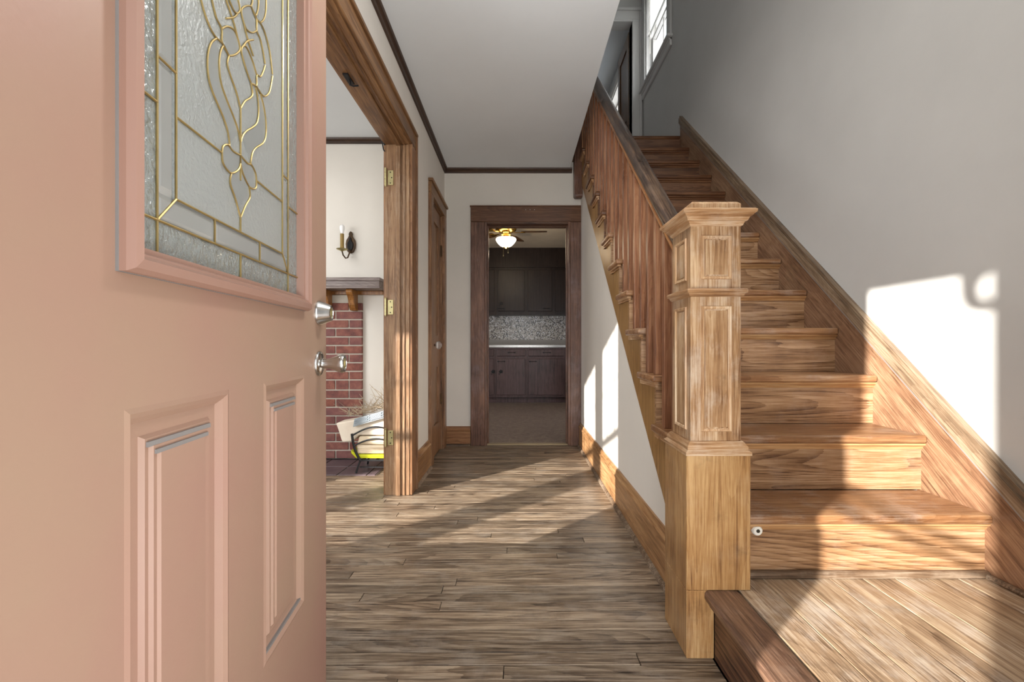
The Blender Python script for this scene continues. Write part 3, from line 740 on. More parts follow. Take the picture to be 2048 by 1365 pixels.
# panes
gy = 0.006
def gpane(x0, x1, z0, z1, mat, y0=gy, y1=gy+0.006, bevel=0, name='pane'):
    return D(B().box(x0, x1, y0, y1, z0, z1), name, mat, bevel=bevel)
GL, GR, GB, GT = 0.168, 0.675, 1.031, 1.903
OL, OR_, OB, OT = 0.2215, 0.6185, 1.0735, 1.860
IL, IR, IB, IT = 0.2565, 0.590, 1.110, 1.824
cx = (OL+OR_)/2
gpane(GL, OL, OB, 1.2155, 'glass_border'); gpane(GL, OL, 1.2155, 1.72, 'glass_border'); gpane(GL, OL, 1.72, OT, 'glass_border')
gpane(OR_, GR, OB, 1.2155, 'glass_border'); gpane(OR_, GR, 1.2155, 1.72, 'glass_border'); gpane(OR_, GR, 1.72, OT, 'glass_border')
gpane(OL, cx, GB, OB, 'glass_border'); gpane(cx, OR_, GB, OB, 'glass_border'); gpane(OL, cx, OT, GT, 'glass_border'); gpane(cx, OR_, OT, GT, 'glass_border')
for x0, x1 in ((GL, OL), (OR_, GR)):
    for z0, z1 in ((GB, OB), (OT, GT)): gpane(x0, x1, z0, z1, 'glass_border')
def bevpane(x0, x1, z0, z1, m=0.008):
    b = B(); b.rings([(x0, x1, z0, z1, gy+0.006), (x0, x1, z0, z1, gy+0.003), (x0+m, x1-m, z0+m, z1-m, gy-0.001)])
    D(b, 'bevelled_pane', 'glass_bevel')
for x0, x1 in ((OL, IL), (IR, OR_)):
    bevpane(x0, x1, IB, 1.272); bevpane(x0, x1, 1.272, 1.66); bevpane(x0, x1, 1.66, IT)
for z0, z1 in ((OB, IB), (IT, OT)):
    bevpane(OL, 0.3446, z0, z1); bevpane(0.3446, 0.4897, z0, z1); bevpane(0.4897, OR_, z0, z1)
gpane(IL, IR, IB, IT, 'glass_field')
# brass came
CW = 0.0016
def came(pts, r=CW, yv=gy-0.0015, closed=False, name='came'):
    return B().tube([(p[0], yv, p[1]) for p in pts], r, 6, closed)
def smooth_path(pts, n=6):
    P = [Vector(p) for p in pts]; out = []
    for i in range(len(P)-1):
        p0 = P[max(i-1, 0)]; p1 = P[i]; p2 = P[i+1]; p3 = P[min(i+2, len(P)-1)]
        for k in range(n):
            t_ = k/n
            out.append(0.5*((2*p1)+(-p0+p2)*t_+(2*p0-5*p1+4*p2-p3)*t_*t_+(-p0+3*p1-3*p2+p3)*t_**3))
    out.append(P[-1]); return [(q.x, q.y) for q in out]
b = B()
lines = [[(OL, GB), (OL, GT)], [(OR_, GB), (OR_, GT)], [(GL, OB), (GR, OB)], [(GL, OT), (GR, OT)],
         [(IL, IB), (IL, IT)], [(IR, IB), (IR, IT)], [(IL, IB), (IR, IB)], [(IL, IT), (IR, IT)],
         [(OL, OB), (IL, IB)], [(OR_, OB), (IR, IB)], [(OL, OT), (IL, IT)], [(OR_, OT), (IR, IT)],
         [(0.3446, OB), (0.3446, IB)], [(0.4897, OB), (0.4897, IB)], [(0.3446, OT), (0.3446, IT)], [(0.4897, OT), (0.4897, IT)],
         [(cx, GB), (cx, OB)], [(cx, OT), (cx, GT)], [(cx, IB), (cx, 1.1346)],
         [(OL, 1.272), (IL, 1.272)], [(IR, 1.272), (OR_, 1.272)], [(OL, 1.66), (IL, 1.66)], [(IR, 1.66), (OR_, 1.66)],
         [(GL, 1.2155), (OL, 1.2155)], [(OR_, 1.2155), (GR, 1.2155)], [(GL, 1.72), (OL, 1.72)], [(OR_, 1.72), (GR, 1.72)],
         [(IL, 1.216), (0.363, 1.217)], [(0.479, 1.217), (IR, 1.216)]]
for l in lines: b.add(*(lambda q: (q.v, q.f))(came(l)))
D(b, 'border_came', 'brass_came', smooth=True)
half = [
 [(0.3486, 1.3815), (0.3371, 1.3686), (0.3288, 1.3516), (0.3255, 1.332), (0.3282, 1.3114), (0.3371, 1.2975), (0.3486, 1.2878), (0.3666, 1.2742), (0.3791, 1.2601), (0.3856, 1.2407), (0.3819, 1.2374)],
 [(0.3666, 1.3826), (0.359, 1.3671), (0.356, 1.3451), (0.362, 1.3221), (0.3791, 1.3048), (0.3989, 1.2893), (0.4127, 1.2749), (0.4198, 1.2601)],
 [(0.2980, 1.445), (0.3102, 1.4086), (0.3288, 1.3883), (0.3457, 1.3827), (0.3666, 1.3857), (0.384, 1.3786)],
 [(0.330, 1.445), (0.3371, 1.4299), (0.3486, 1.4127), (0.3630, 1.4065), (0.3635, 1.3886), (0.3720, 1.3830), (0.384, 1.3795)],
 [(0.3630, 1.4065), (0.3791, 1.4219), (0.3989, 1.431), (0.4109, 1.4260), (0.418, 1.4130), (0.4074, 1.3981), (0.3938, 1.386), (0.384, 1.3795)],
 [(0.384, 1.3795), (0.3791, 1.3634), (0.3889, 1.3504), (0.4057, 1.3358), (0.4198, 1.3166)],
 [(0.376, 1.4607), (0.3922, 1.4480), (0.4023, 1.4380), (0.4109, 1.4260)],
 [(0.3641, 1.2178), (0.3676, 1.229), (0.3819, 1.2374), (0.3968, 1.2343), (0.42, 1.2377)],
 [(0.3641, 1.2178), (0.3676, 1.2021), (0.3893, 1.1963), (0.4124, 1.2105), (0.42, 1.2241)],
 [(0.3912, 1.196), (0.3880, 1.1795), (0.4045, 1.1588), (0.42, 1.1346)],
]
b = B()
cc = 0.4203
for h in half:
    for mx in (0, 1):
        for mz in (0, 1):
            p = [((2*cc-x) if mx else x, (2*1.4465-z) if mz else z) for x, z in smooth_path(h, 5)]
            q = came(p, 0.0015); b.add(q.v, q.f)
for l in ([(cc, 1.2241), (cc, 1.3166)], [(cc, 1.577), (cc, 1.669)], [(cc, 1.1963), (cc, 1.2377)]):
    q = came(l, 0.0015); b.add(q.v, q.f)
D(b, 'flower_came', 'brass_came', smooth=True)
# petal panes, clear glass lying in the frosted field
def petal(pts, nm='petal_pane'):
    p = smooth_path(pts, 4)
    for mx in (0, 1):
        for mz in (0, 1):
            q = [((2*cc-x) if mx else x, (2*1.4465-z) if mz else z) for x, z in p]
            D(B().prism(q, 'Y', gy-0.0008, gy+0.0004), nm, 'glass_petal')
petal(half[0][:-1]+[(0.4127, 1.2749), (0.3989, 1.2893), (0.3791, 1.3048), (0.362, 1.3221), (0.356, 1.3451), (0.359, 1.3671)])
petal(half[4])
petal(half[7]+[(0.4195, 1.2241), (0.4124, 1.2105), (0.3893, 1.1963), (0.3676, 1.2021)])
petal([(0.3912, 1.196), (0.3880, 1.1795), (0.4045, 1.1588), (0.42, 1.1346), (0.42, 1.2241), (0.4124, 1.2105)])
# hardware: local -y points out of the visible face
def dl(prof, s, z, n=32): return B().lathe([(r, -h) for r, h in prof], (s, 0, z), 'Y', n)
us, zk, zd = 0.864-0.0615, 0.875, 1.0035
db = D(dl([(0.0315, 0.0), (0.0315, 0.004), (0.030, 0.006), (0.0205, 0.030), (0.019, 0.032), (0.0155, 0.032), (0.0145, 0.029)], us, zd), 'deadbolt', 'nickel', smooth=True)
b = dl([(0.0145, 0.029), (0.0145, 0.0305)], us, zd); b.box(us-0.0012, us+0.0012, -0.0312, -0.0305, zd-0.006, zd+0.006)
D(b, 'key_cylinder', 'old_brass', db)
kn = D(dl([(0.032, 0), (0.032, 0.003), (0.030, 0.006), (0.024, 0.009), (0.0135, 0.011), (0.0125, 0.013), (0.0125, 0.024), (0.0135, 0.028), (0.0165, 0.037), (0.0215, 0.048), (0.0235, 0.055), (0.0235, 0.060), (0.0215, 0.064), (0.016, 0.0645), (0.015, 0.062)], us, zk), 'door_knob', 'nickel', smooth=True)
b = dl([(0.015, 0.062), (0.014, 0.0635)], us, zk); b.box(us-0.0012, us+0.0012, -0.0645, -0.0635, zk-0.006, zk+0.006)
D(b, 'key_cylinder', 'old_brass', kn)
D(B().box(0.8635, 0.8655, 0.010, 0.034, zk-0.028, zk+0.028), 'latch_plate', 'nickel')
# front door frame
c = sgroup('trim_10', 'painted front door frame around the camera', 'door frame', (0.02, 0.2, 0))
B().box(-0.45, -0.42, 0.12, 0.29, 0, 2.07).build('jamb', 'door_paint', c)
B().box(0.46, 0.49, 0.12, 0.29, 0, 2.07).build('jamb', 'door_paint', c)
B().box(-0.45, 0.49, 0.12, 0.29, 2.07, 2.10).build('head_jamb', 'door_paint', c)
B().box(-0.42, 0.46, 0.10, 0.29, -0.03, 0.0).build('threshold', 'alu', c)

# ------------------------------------------------------------------ windows
def window_front(n, a, e, label):
    o = sgroup('window_%d' % n, label, 'window', ((a+e)/2, 0.2, 0.645))
    z0, z1 = 0.645, 1.97
    B().box(a, a+0.004, 0.13, 0.29, z0, z1).box(e-0.004, e, 0.13, 0.29, z0, z1).build('window_frame', 'case_z', o)
    B().box(a-0.04, e+0.04, 0.28, 0.36, z0-0.03, z0-0.001).build('window_sill', 'case_x', o, bevel=0.004)
    zm = 1.315
    B().box(a, e, 0.19, 0.215, zm-0.028, zm+0.028).build('meeting_rail', 'white_trim', o)
    b = B()
    w_ = (e-a)/3
    for i in (1, 2): b.box(a+w_*i-0.006, a+w_*i+0.006, 0.195, 0.205, zm, z1)
    b.box(a, e, 0.195, 0.205, (zm+z1)/2-0.006, (zm+z1)/2+0.006)
    b.build('muntin', 'white_trim', o)
    B().box(a, e, 0.198, 0.201, z0, z1).build('pane', 'window_glass', o)
window_front(1, -2.566, -1.845, 'front window nearest the hall, out of view')
window_front(2, -3.556, -2.695, 'middle front window of living room, out of view')
window_front(3, -4.386, -3.685, 'front window furthest from the hall, out of view')
def window_right(n, y0, y1, z0, z1, label, blind, mat):
    o = sgroup('window_%d' % n, label, 'window', (XR, (y0+y1)/2, z0))
    cw = 0.10
    for a, e in ((y0-cw, y0), (y1, y1+cw)):
        B().box(XR-0.022, XR, a, e, z0-0.01, z1+cw).build('casing', mat, o, bevel=0.004)
    B().box(XR-0.022, XR, y0, y1, z1, z1+cw).build('casing_head', mat, o, bevel=0.004)
    B().box(XR-0.055, XR+0.03, y0-cw-0.02, y1+cw+0.02, z0-0.028, z0).build('window_sill', mat, o, bevel=0.006, seg=2)
    B().box(XR-0.022, XR, y0-cw, y1+cw, z0-0.105, z0-0.028).box(XR-0.032, XR, y0-cw, y1+cw, z0-0.05, z0-0.028).build('apron', mat, o, bevel=0.004)
    b = B()
    b.box(XR, 1.69, y0, y0+0.015, z0, z1).box(XR, 1.69, y1-0.015, y1, z0, z1).box(XR, 1.69, y0+0.015, y1-0.015, z1-0.015, z1).box(XR, 1.69, y0+0.015, y1-0.015, z0, z0+0.015)
    b.build('window_frame', mat, o)
    zm = (z0+z1)/2
    for nm, a, e, x in (('lower_sash', z0, zm+0.02, 1.545), ('upper_sash', zm-0.02, z1, 1.585)):
        b = B().box(x, x+0.035, y0, y0+0.045, a, e).box(x, x+0.035, y1-0.045, y1, a, e).box(x, x+0.035, y0+0.045, y1-0.045, a, a+0.045).box(x, x+0.035, y0+0.045, y1-0.045, e-0.035, e)
        s_ = b.build(nm, mat, o, bevel=0.002)
        B().box(x+0.015, x+0.019, y0+0.045, y1-0.045, a+0.045, e-0.035).build('pane', 'window_glass', s_, org=s_['_o'])
        B().box(x+0.010, x+0.024, (y0+y1)/2-0.008, (y0+y1)/2+0.008, a+0.045, e-0.035).build('muntin', mat, s_, org=s_['_o'])
    if blind:
        bl = thing('window_blind', 'white slatted blind half lowered in the stairwell window', 'blind', (1.52, (y0+y1)/2, z1))
        B().box(1.50, 1.53, y0+0.01, y1-0.01, z1-0.03, z1).build('head_rail', 'shade', bl)
        zb = 4.47; z = z1-0.045; mm = None
        while z > zb+0.02:
            q = B().add([(1.505, y0+0.015, z-0.008), (1.525, y0+0.015, z+0.008), (1.525, y1-0.015, z+0.008), (1.505, y1-0.015, z-0.008),
                         (1.505, y0+0.015, z-0.007), (1.525, y0+0.015, z+0.009), (1.525, y1-0.015, z+0.009), (1.505, y1-0.015, z-0.007)],
                        [(0, 3, 2, 1), (4, 5, 6, 7), (0, 1, 5, 4), (1, 2, 6, 5), (2, 3, 7, 6), (3, 0, 4, 7)]).build('slat', 'shade', bl)
            z -= 0.020
        B().box(1.505, 1.525, y0+0.015, y1-0.015, zb-0.008, zb+0.008).build('bottom_rail', 'shade', bl, bevel=0.003)
        B().tube([(1.50, y1-0.08, z1-0.03), (1.50, y1-0.08, 4.22)], 0.004).build('tilt_wand', 'plug', bl)
window_right(4, 4.24, 4.98, 3.90, 4.95, 'white window high on the stair wall, daylight behind', True, 'white_trim')
window_right(5, 5.98, 7.10, 3.60, 4.75, 'cream cased window in the upstairs room behind the open door', False, 'wall_cream')
# upstairs door, open into the room
d = sgroup('door_3', 'dark stained panel door standing open upstairs', 'door', (1.30, 5.25, ZU), 0)
b = B(); wallbox(b, 'Y', 5.25, 5.80, 1.347, 1.382, ZU+0.01, 4.72, [(5.35, 5.70, 3.0, 3.7), (5.35, 5.70, 3.85, 4.58)])
b.build('leaf', 'door_dark', d, bevel=0.001)
for z0, z1 in ((3.0, 3.7), (3.85, 4.58)): B().box(1.359, 1.370, 5.35, 5.70, z0, z1).build('door_panel', 'door_dark', d)
B().lathe([(0.020, 1.347), (0.008, 1.342), (0.008, 1.322), (0.026, 1.312), (0.026, 1.297), (0.01, 1.290)], (0, 5.74, 3.75), 'X', 16).build('knob', 'old_brass', d, smooth=True)

# ------------------------------------------------------------------ living room: fireplace, mantel, sconce, log rack
fp = thing('fireplace', 'red brick fireplace face beside the living room opening', 'fireplace', (-1.9, 3.5, 0))
B().box(-2.60, -1.249, 3.468, 3.499, 0.012, 1.322).build('mortar', 'mortar', fp)
ch, z, r = 0.0690, 0.012, 0
while z < 1.34:
    header = (r == 8)
    L = 0.098 if header else 0.205
    H_ = ch-0.011+(0.012 if header else 0)
    x1 = -1.246
    if not header and r % 2: first = 0.098
    else: first = L
    k = 0
    while x1 > -2.55:
        ll = first if k == 0 else L
        x0 = max(x1-ll, -2.6)
        if z+H_ <= 1.322:
            o = B().box(x0, x1, 3.4595+random.uniform(-0.0015, 0.0015), 3.49, z+0.002, z+0.002+H_).build('brick', 'brick', fp, bevel=0.002)
        x1 = x0-0.0105; k += 1
    z += H_+0.011; r += 1
hs = thing('hearth', 'dark tiled hearth flush in front of brick fireplace', 'hearth', (-1.8, 3.26, -0.02))
B().box(-2.95, -1.0, 3.035, 3.459, -0.02, 0.0).build('bed', 'mortar', hs)
xx = -2.95
while xx < -1.01:
    for yy in (3.04, 3.25):
        B().box(xx+0.004, min(xx+0.205, -1.002), yy+0.004, yy+0.203, -0.004, 0.007).build('tile', 'hearth', hs, bevel=0.002)
    xx += 0.21
mt = thing('mantel_shelf', 'thick oak mantel shelf on scrolled brackets over brick', 'mantel', (-1.8, 3.4, 1.35))
B().box(-2.7, -1.050, 3.300, 3.499, 1.412, 1.438).build('top_board', 'mantel', mt, bevel=0.003)
B().box(-2.69, -1.058, 3.310, 3.499, 1.374, 1.412).build('fascia', 'mantel', mt, bevel=0.001)
B().box(-2.70, -1.052, 3.304, 3.499, 1.354, 1.374).build('lower_molding', 'mantel', mt, bevel=0.003)
B().box(-2.66, -1.075, 3.455, 3.499, 1.325, 1.354).build('frieze', 'bracket', mt, bevel=0.002)
for xb in (-1.30, -1.505, -1.71, -1.915, -2.12, -2.325):
    pr = [(3.459, 1.353), (3.335, 1.353), (3.330, 1.335), (3.338, 1.318), (3.362, 1.300), (3.378, 1.272), (3.386, 1.235), (3.398, 1.215), (3.420, 1.196), (3.459, 1.192)]
    B().prism(pr, 'X', xb-0.024, xb+0.024).build('bracket', 'bracket', mt, bevel=0.002)
# sconce: plate on wall at Y=3.5
sc_ = thing('wall_sconce', 'aged bronze candle wall sconce with bare white bulb', 'wall lamp', (-1.36, 3.5, 1.75))
sxp, szp = -1.345, 1.735
pl = []
shield = [(0, -0.085), (0.030, -0.070), (0.046, -0.035), (0.050, 0.0), (0.044, 0.035), (0.028, 0.055), (0.016, 0.075), (0.020, 0.092), (0.010, 0.108), (0, 0.116)]
pl = [(sxp+a*0.8, szp+b_*0.9) for a, b_ in shield]+[(sxp-a*0.8, szp+b_*0.9) for a, b_ in shield[::-1][1:-1]]
B().prism(pl, 'Y', 3.482, 3.499).build('backplate', 'bronze', sc_, bevel=0.003)
pl2 = [(sxp+(x-sxp)*0.6, szp-0.01+(z_-szp)*0.6) for x, z_ in pl]
B().prism(pl2, 'Y', 3.470, 3.484).build('plate_boss', 'iron', sc_, bevel=0.003)
ax, ay = sxp, 3.40
# arm leaves the plate low, dips and rises under the cup
arm = [(sxp, 3.476, szp-0.055), (sxp-0.003, 3.462, szp-0.085), (sxp-0.008, 3.445, szp-0.118), (sxp-0.018, 3.428, szp-0.125), (sxp-0.030, 3.412, szp-0.105), (sxp-0.036, 3.405, szp-0.075)]
B().tube([(*p,)[:3] for p in [(q[0], q[1], q[2]) for q in arm]], 0.0055, 10).build('arm', 'bronze', sc_, smooth=True)
cxp, cyp = sxp-0.036, 3.405
B().lathe([(0.006, szp-0.078), (0.012, szp-0.072), (0.040, szp-0.062), (0.043, szp-0.057), (0.012, szp-0.060)], (cxp, cyp, 0), 'Z', 24).build('drip_cup', 'old_brass', sc_, smooth=True)
B().lathe([(0.0145, szp-0.060), (0.0145, szp-0.050), (0.0165, szp-0.047), (0.0145, szp-0.044), (0.0145, szp+0.062), (0.012, szp+0.062)], (cxp, cyp, 0), 'Z', 20).build('candle_sleeve', 'beige', sc_, smooth=True)
B().lathe([(0.010, szp+0.060), (0.011, szp+0.068), (0.017, szp+0.090), (0.020, szp+0.106), (0.018, szp+0.122), (0.010, szp+0.131), (0.002, szp+0.133)], (cxp, cyp, 0), 'Z', 20).build('bulb', 'bulb', sc_, smooth=True)

# log rack (front plane Y 3.10)
rk = thing('log_rack', 'black iron log rack with arched rails on the hearth', 'log rack', (-1.0, 3.2, 0.0))
def arc(x0, x1, z0, rise, yv, n=14): return [(x0+(x1-x0)*i/n, yv, z0+rise*math.sin(PI*i/n)) for i in range(n+1)]
for yv in (3.10, 3.30):
    B().tube(arc(-1.185, -0.845, 0.272, 0.062, yv), 0.006, 8).build('top_rail', 'iron', rk, smooth=True)
    B().tube(arc(-1.170, -0.855, 0.200, 0.048, yv), 0.006, 8).build('middle_rail', 'iron', rk, smooth=True)
    B().box(-1.135, -0.895, yv-0.006, yv+0.006, 0.088, 0.100).build('bottom_rail', 'iron', rk, bevel=0.002)
    for s_ in (0, 1):
        pts = [(-1.187, yv, 0.285), (-1.178, yv, 0.22), (-1.160, yv, 0.155), (-1.135, yv, 0.105), (-1.118, yv, 0.090)]
        leg = [(-1.125, yv, 0.095), (-1.140, yv-0.01, 0.05), (-1.150, yv-0.02, 0.008)]
        if s_: pts = [(-2.03-x, y_, z_) for x, y_, z_ in pts]; leg = [(-2.03-x, y_, z_) for x, y_, z_ in leg]
        B().tube(pts, 0.009, 6).build('upright', 'iron', rk, smooth=True)
        if yv > 3.2: leg = [(x, 2*yv-y_, z_) for x, y_, z_ in leg]
        B().tube(leg, 0.007, 6).build('leg', 'iron', rk, smooth=True)
B().box(-1.13, -0.90, 3.096, 3.104, 0.042, 0.050).build('stretcher', 'iron', rk)
for x in (-1.118, -1.015, -0.912): B().box(x-0.006, x+0.006, 3.10, 3.30, 0.088, 0.098).build('cross_bar', 'iron', rk)
tag(B().prism([(-1.160, 0.105), (-0.895, 0.105), (-0.885, 0.120), (-0.89, 0.132), (-1.15, 0.134), (-1.180, 0.150), (-1.20, 0.165), (-1.195, 0.140)], 'Y', 3.108, 3.285).build('plastic_bag', 'yellow', bevel=0.006, seg=2),
    'bright yellow plastic sheet lying in the bottom of the log rack', 'plastic sheet')
tag(B().prism([(-1.155, 0.138), (-0.875, 0.138), (-0.87, 0.195), (-1.16, 0.202)], 'Y', 3.115, 3.285).build('firewood_board', 'split', bevel=0.004),
    'pale split board lowest in the log rack above yellow plastic', 'firewood')
tag(B().prism([(-1.155, 0.205), (-0.875, 0.200), (-0.87, 0.262), (-1.14, 0.262)], 'Y', 3.115, 3.285).build('firewood_board', 'split', bevel=0.006),
    'cream split board in middle of log rack behind arched rail', 'firewood')
# paper bag lying open, mouth to the left
bag = B()
bag.prism([(-1.315, 0.355), (-0.90, 0.430), (-0.885, 0.268), (-1.150, 0.268), (-1.190, 0.225), (-1.265, 0.215), (-1.275, 0.235), (-1.295, 0.300)], 'Y', 3.125, 3.275)
tag(bag.build('paper_bag', 'paper', bevel=0.010, seg=2), 'crumpled beige paper bag of kindling atop the log rack', 'bag')
b = B()
for i in range(6):
    x0 = -1.165+i*0.045
    b2 = B().add([(x0, 3.09, 0.358+0.034*i*0.9-0.02), (x0+0.043, 3.09, 0.392+0.034*i*0.9-0.02), (x0+0.043, 3.20, 0.392+0.034*i*0.9+0.012), (x0, 3.20, 0.358+0.034*i*0.9+0.012),
                  (x0, 3.09, 0.366+0.034*i*0.9+0.012), (x0+0.043, 3.09, 0.400+0.034*i*0.9+0.012), (x0+0.043, 3.20, 0.400+0.034*i*0.9+0.045), (x0, 3.20, 0.366+0.034*i*0.9+0.045)],
                 [(0, 3, 2, 1), (4, 5, 6, 7), (0, 1, 5, 4), (1, 2, 6, 5), (2, 3, 7, 6), (3, 0, 4, 7)])
    b.add(b2.v, b2.f)
b = B().prism([(-1.175, 0.335), (-0.86, 0.425), (-0.86, 0.475), (-1.165, 0.392)], 'Y', 3.088, 3.124)
sh = b.build('shingle_bundle', 'shingle', bevel=0.002)
tag(sh, 'grey weathered shingle bundle tilted on top of paper bag', 'shingles')
for k in range(1, 6):
    for j in range(3):
        x0 = -1.165+0.10*j+0.015*(k % 2); z0 = 0.345+0.028*(x0+1.165)*10-0.0+k*0.0085-0.003
        q = B().add([(x0, 3.080, z0), (x0+0.095, 3.080, z0+0.0275), (x0+0.095, 3.087, z0+0.0275), (x0, 3.087, z0),
                     (x0, 3.080, z0+0.006), (x0+0.095, 3.080, z0+0.0335), (x0+0.095, 3.087, z0+0.0335), (x0, 3.087, z0+0.006)],
                    [(0, 3, 2, 1), (4, 5, 6, 7), (0, 1, 5, 4), (1, 2, 6, 5), (2, 3, 7, 6), (3, 0, 4, 7)]).build('shingle', 'shingle', sh, org=(0, 0, 0))
random.seed(5)
b = B()
for i in range(110):
    x = random.uniform(-1.25, -0.92); y_ = random.uniform(3.13, 3.27)
    z = 0.395+0.30*(x+1.25)*0.75 + random.uniform(-0.01, 0.02)
    a = random.uniform(-0.5, 1.0)+ (PI if random.random() < 0.5 else 0)
    L = random.uniform(0.05, 0.15)
    d_ = Vector((math.cos(a), random.uniform(-0.4, 0.4), abs(math.sin(a))*0.9+random.uniform(0, 0.35))).normalized()
    p = Vector((x, y_, z)); q = p+d_*L*0.5+Vector((0, 0, random.uniform(-0.01, 0.01))); e = p+d_*L+Vector((random.uniform(-.02, .02), 0, random.uniform(-.015, .01)))
    r0 = random.uniform(0.001, 0.0026)
    b.tube([p, q, e], [r0, r0*0.8, r0*0.4], 5)
for x, L, ang in ((-1.10, 0.13, 2.2), (-1.03, 0.15, 2.0), (-0.97, 0.2, 2.3), (-0.93, 0.2, 2.5), (-1.18, 0.08, 2.8), (-1.0, 0.12, 1.7), (-0.95, 0.16, 2.7), (-1.2, 0.1, 0.5), (-1.08, 0.12, 2.6), (-0.94, 0.14, 2.1)):
    z = 0.42+0.22*(x+1.25)
    d_ = Vector((math.cos(ang), 0.1, math.sin(ang)))
    p = Vector((x, 3.2, z)); b.tube([p, p+d_*L*0.5+Vector((0, 0, 0.01)), p+d_*L], [0.0026, 0.002, 0.001], 5)
tag(b.build('kindling_twigs', 'twig'), 'tangled dry twigs heaped on the paper bag', 'kindling', kind='stuff')

# ------------------------------------------------------------------ kitchen
def handle(cx_, y, z, parent, name='handle', L=0.05):
    b = B().tube([(cx_-L, y, z), (cx_-L*0.85, y-0.018, z), (cx_-L*0.4, y-0.024, z+0.003), (cx_, y-0.026, z), (cx_+L*0.4, y-0.024, z+0.003), (cx_+L*0.85, y-0.018, z), (cx_+L, y, z)], 0.0045, 6)
    b.box(cx_-L-0.012, cx_-L+0.008, y-0.003, y, z-0.010, z+0.010).box(cx_+L-0.008, cx_+L+0.012, y-0.003, y, z-0.010, z+0.010)
    return b.build(name, 'iron', parent, org=(0, 0, 0) if parent is None else parent['_o'], smooth=False)
def ornament(x, y, z, parent):
    b = B()
    for a in range(5):
        t_ = a*2*PI/5+0.5
        b.lathe([(0.013, 0), (0.011, -0.004)], (x+0.020*math.cos(t_), y, z+0.018*math.sin(t_)), 'Y', 10)
    b.lathe([(0.013, 0), (0.009, -0.006)], (x, y, z), 'Y', 12).tube([(x-0.02, y-0.002, z-0.015), (x-0.035, y-0.002, z-0.04), (x-0.01, y-0.002, z-0.05)], 0.004, 6)
    return b.build('door_ornament', 'iron', parent, org=parent['_o'])
FY = 6.80
base_lab = ['brown base cabinet leftmost behind kitchen doorway edge', 'brown base cabinet with black rosette on its door',
            'widest plain brown base cabinet right of the rosette cabinet', 'brown base cabinet at right, hidden by the doorway']
for i, (a, e) in enumerate(((-0.86, -0.338), (-0.338, 0.155), (0.155, 0.765), (0.765, 1.30))):
    t = thing('base_cabinet', base_lab[i], 'cabinet', ((a+e)/2, 7.1, 0), group='kitchen base cabinets')
    B().box(a+0.001, e-0.001, FY+0.02, 7.41, 0.10, 0.878).box(a+0.001, e-0.001, FY+0.09, 7.41, 0.004, 0.10).build('body', 'cab', t)
    b = B(); wallbox(b, 'X', a+0.001, e-0.001, FY, FY+0.02, 0.10, 0.878, [(a+0.025, e-0.04, 0.14, 0.70), (a+0.025, e-0.04, 0.735, 0.85)])
    b.build('face_frame', 'cab', t)
    d_ = B().box(a+0.018, e-0.034, FY-0.018, FY+0.004, 0.133, 0.705).build('door', 'cab', t, bevel=0.006, seg=2)
    handle(a+0.085 if i != 3 else e-0.1, FY-0.018, 0.660, d_)
    if i < 2: ornament(a+0.078+(0 if i else 0.40), FY-0.018, 0.50, d_)
    w_ = B().box(a+0.018, e-0.034, FY-0.018, FY+0.004, 0.745, 0.848).build('drawer', 'cab', t, bevel=0.006, seg=2)
    handle((a+e)/2-0.0, FY-0.018, 0.80, w_)
ct = thing('countertop', 'pale laminate countertop with metal edge on the base cabinets', 'countertop', (0.2, 7.1, 0.88))
B().box(-1.2, 1.46, FY-0.025, 7.42, 0.880, 0.918).build('top', 'counter', ct)
B().box(-1.2, 1.46, FY-0.032, FY-0.025, 0.880, 0.921).build('metal_edge', 'alu', ct, bevel=0.002)
B().box(-1.2, 1.46, 7.395, 7.42, 0.918, 1.010).build('upstand', 'counter', ct, bevel=0.003)
struct(B().box(-1.2, 1.46, 7.405, 7.42, 1.010, 1.44), 'wall_backsplash', 'mosaic', 'speckled grey mosaic backsplash between counter and cabinets', 'backsplash')
UY = 7.10
up_lab = ['dark wall cabinet leftmost behind kitchen doorway edge', 'dark wall cabinet with black rosette on its door', 'dark wall cabinet right of the rosette wall cabinet', 'dark wall cabinet cut off by right side of doorway']
for i, (a, e) in enumerate(((-0.83, -0.342), (-0.342, 0.15), (0.15, 0.60), (0.60, 1.08))):
    t = thing('wall_cabinet', up_lab[i], 'cabinet', ((a+e)/2, 7.25, 1.42), group='kitchen wall cabinets')
    B().box(a+0.001, e-0.001, UY+0.004, 7.40, 1.415, 2.19).build('body', 'cab_up', t)
    d_ = B().box(a+0.020, e-0.034, UY-0.016, UY+0.003, 1.472, 2.150).build('door', 'cab_up', t, bevel=0.006, seg=2)
    handle(a+0.075 if i in (0, 1) else e-0.12, UY-0.016, 1.515, d_)
    if i < 2: ornament(a+0.075, UY-0.016, 1.60, d_)
struct(B().box(-1.2, 1.46, UY-0.01, 7.42, 2.192, 2.515).box(-1.2, 1.46, UY-0.022, UY-0.01, 2.192, 2.21), 'trim_11', 'cab_up', 'dark brown soffit board above the wall cabinets', 'soffit')

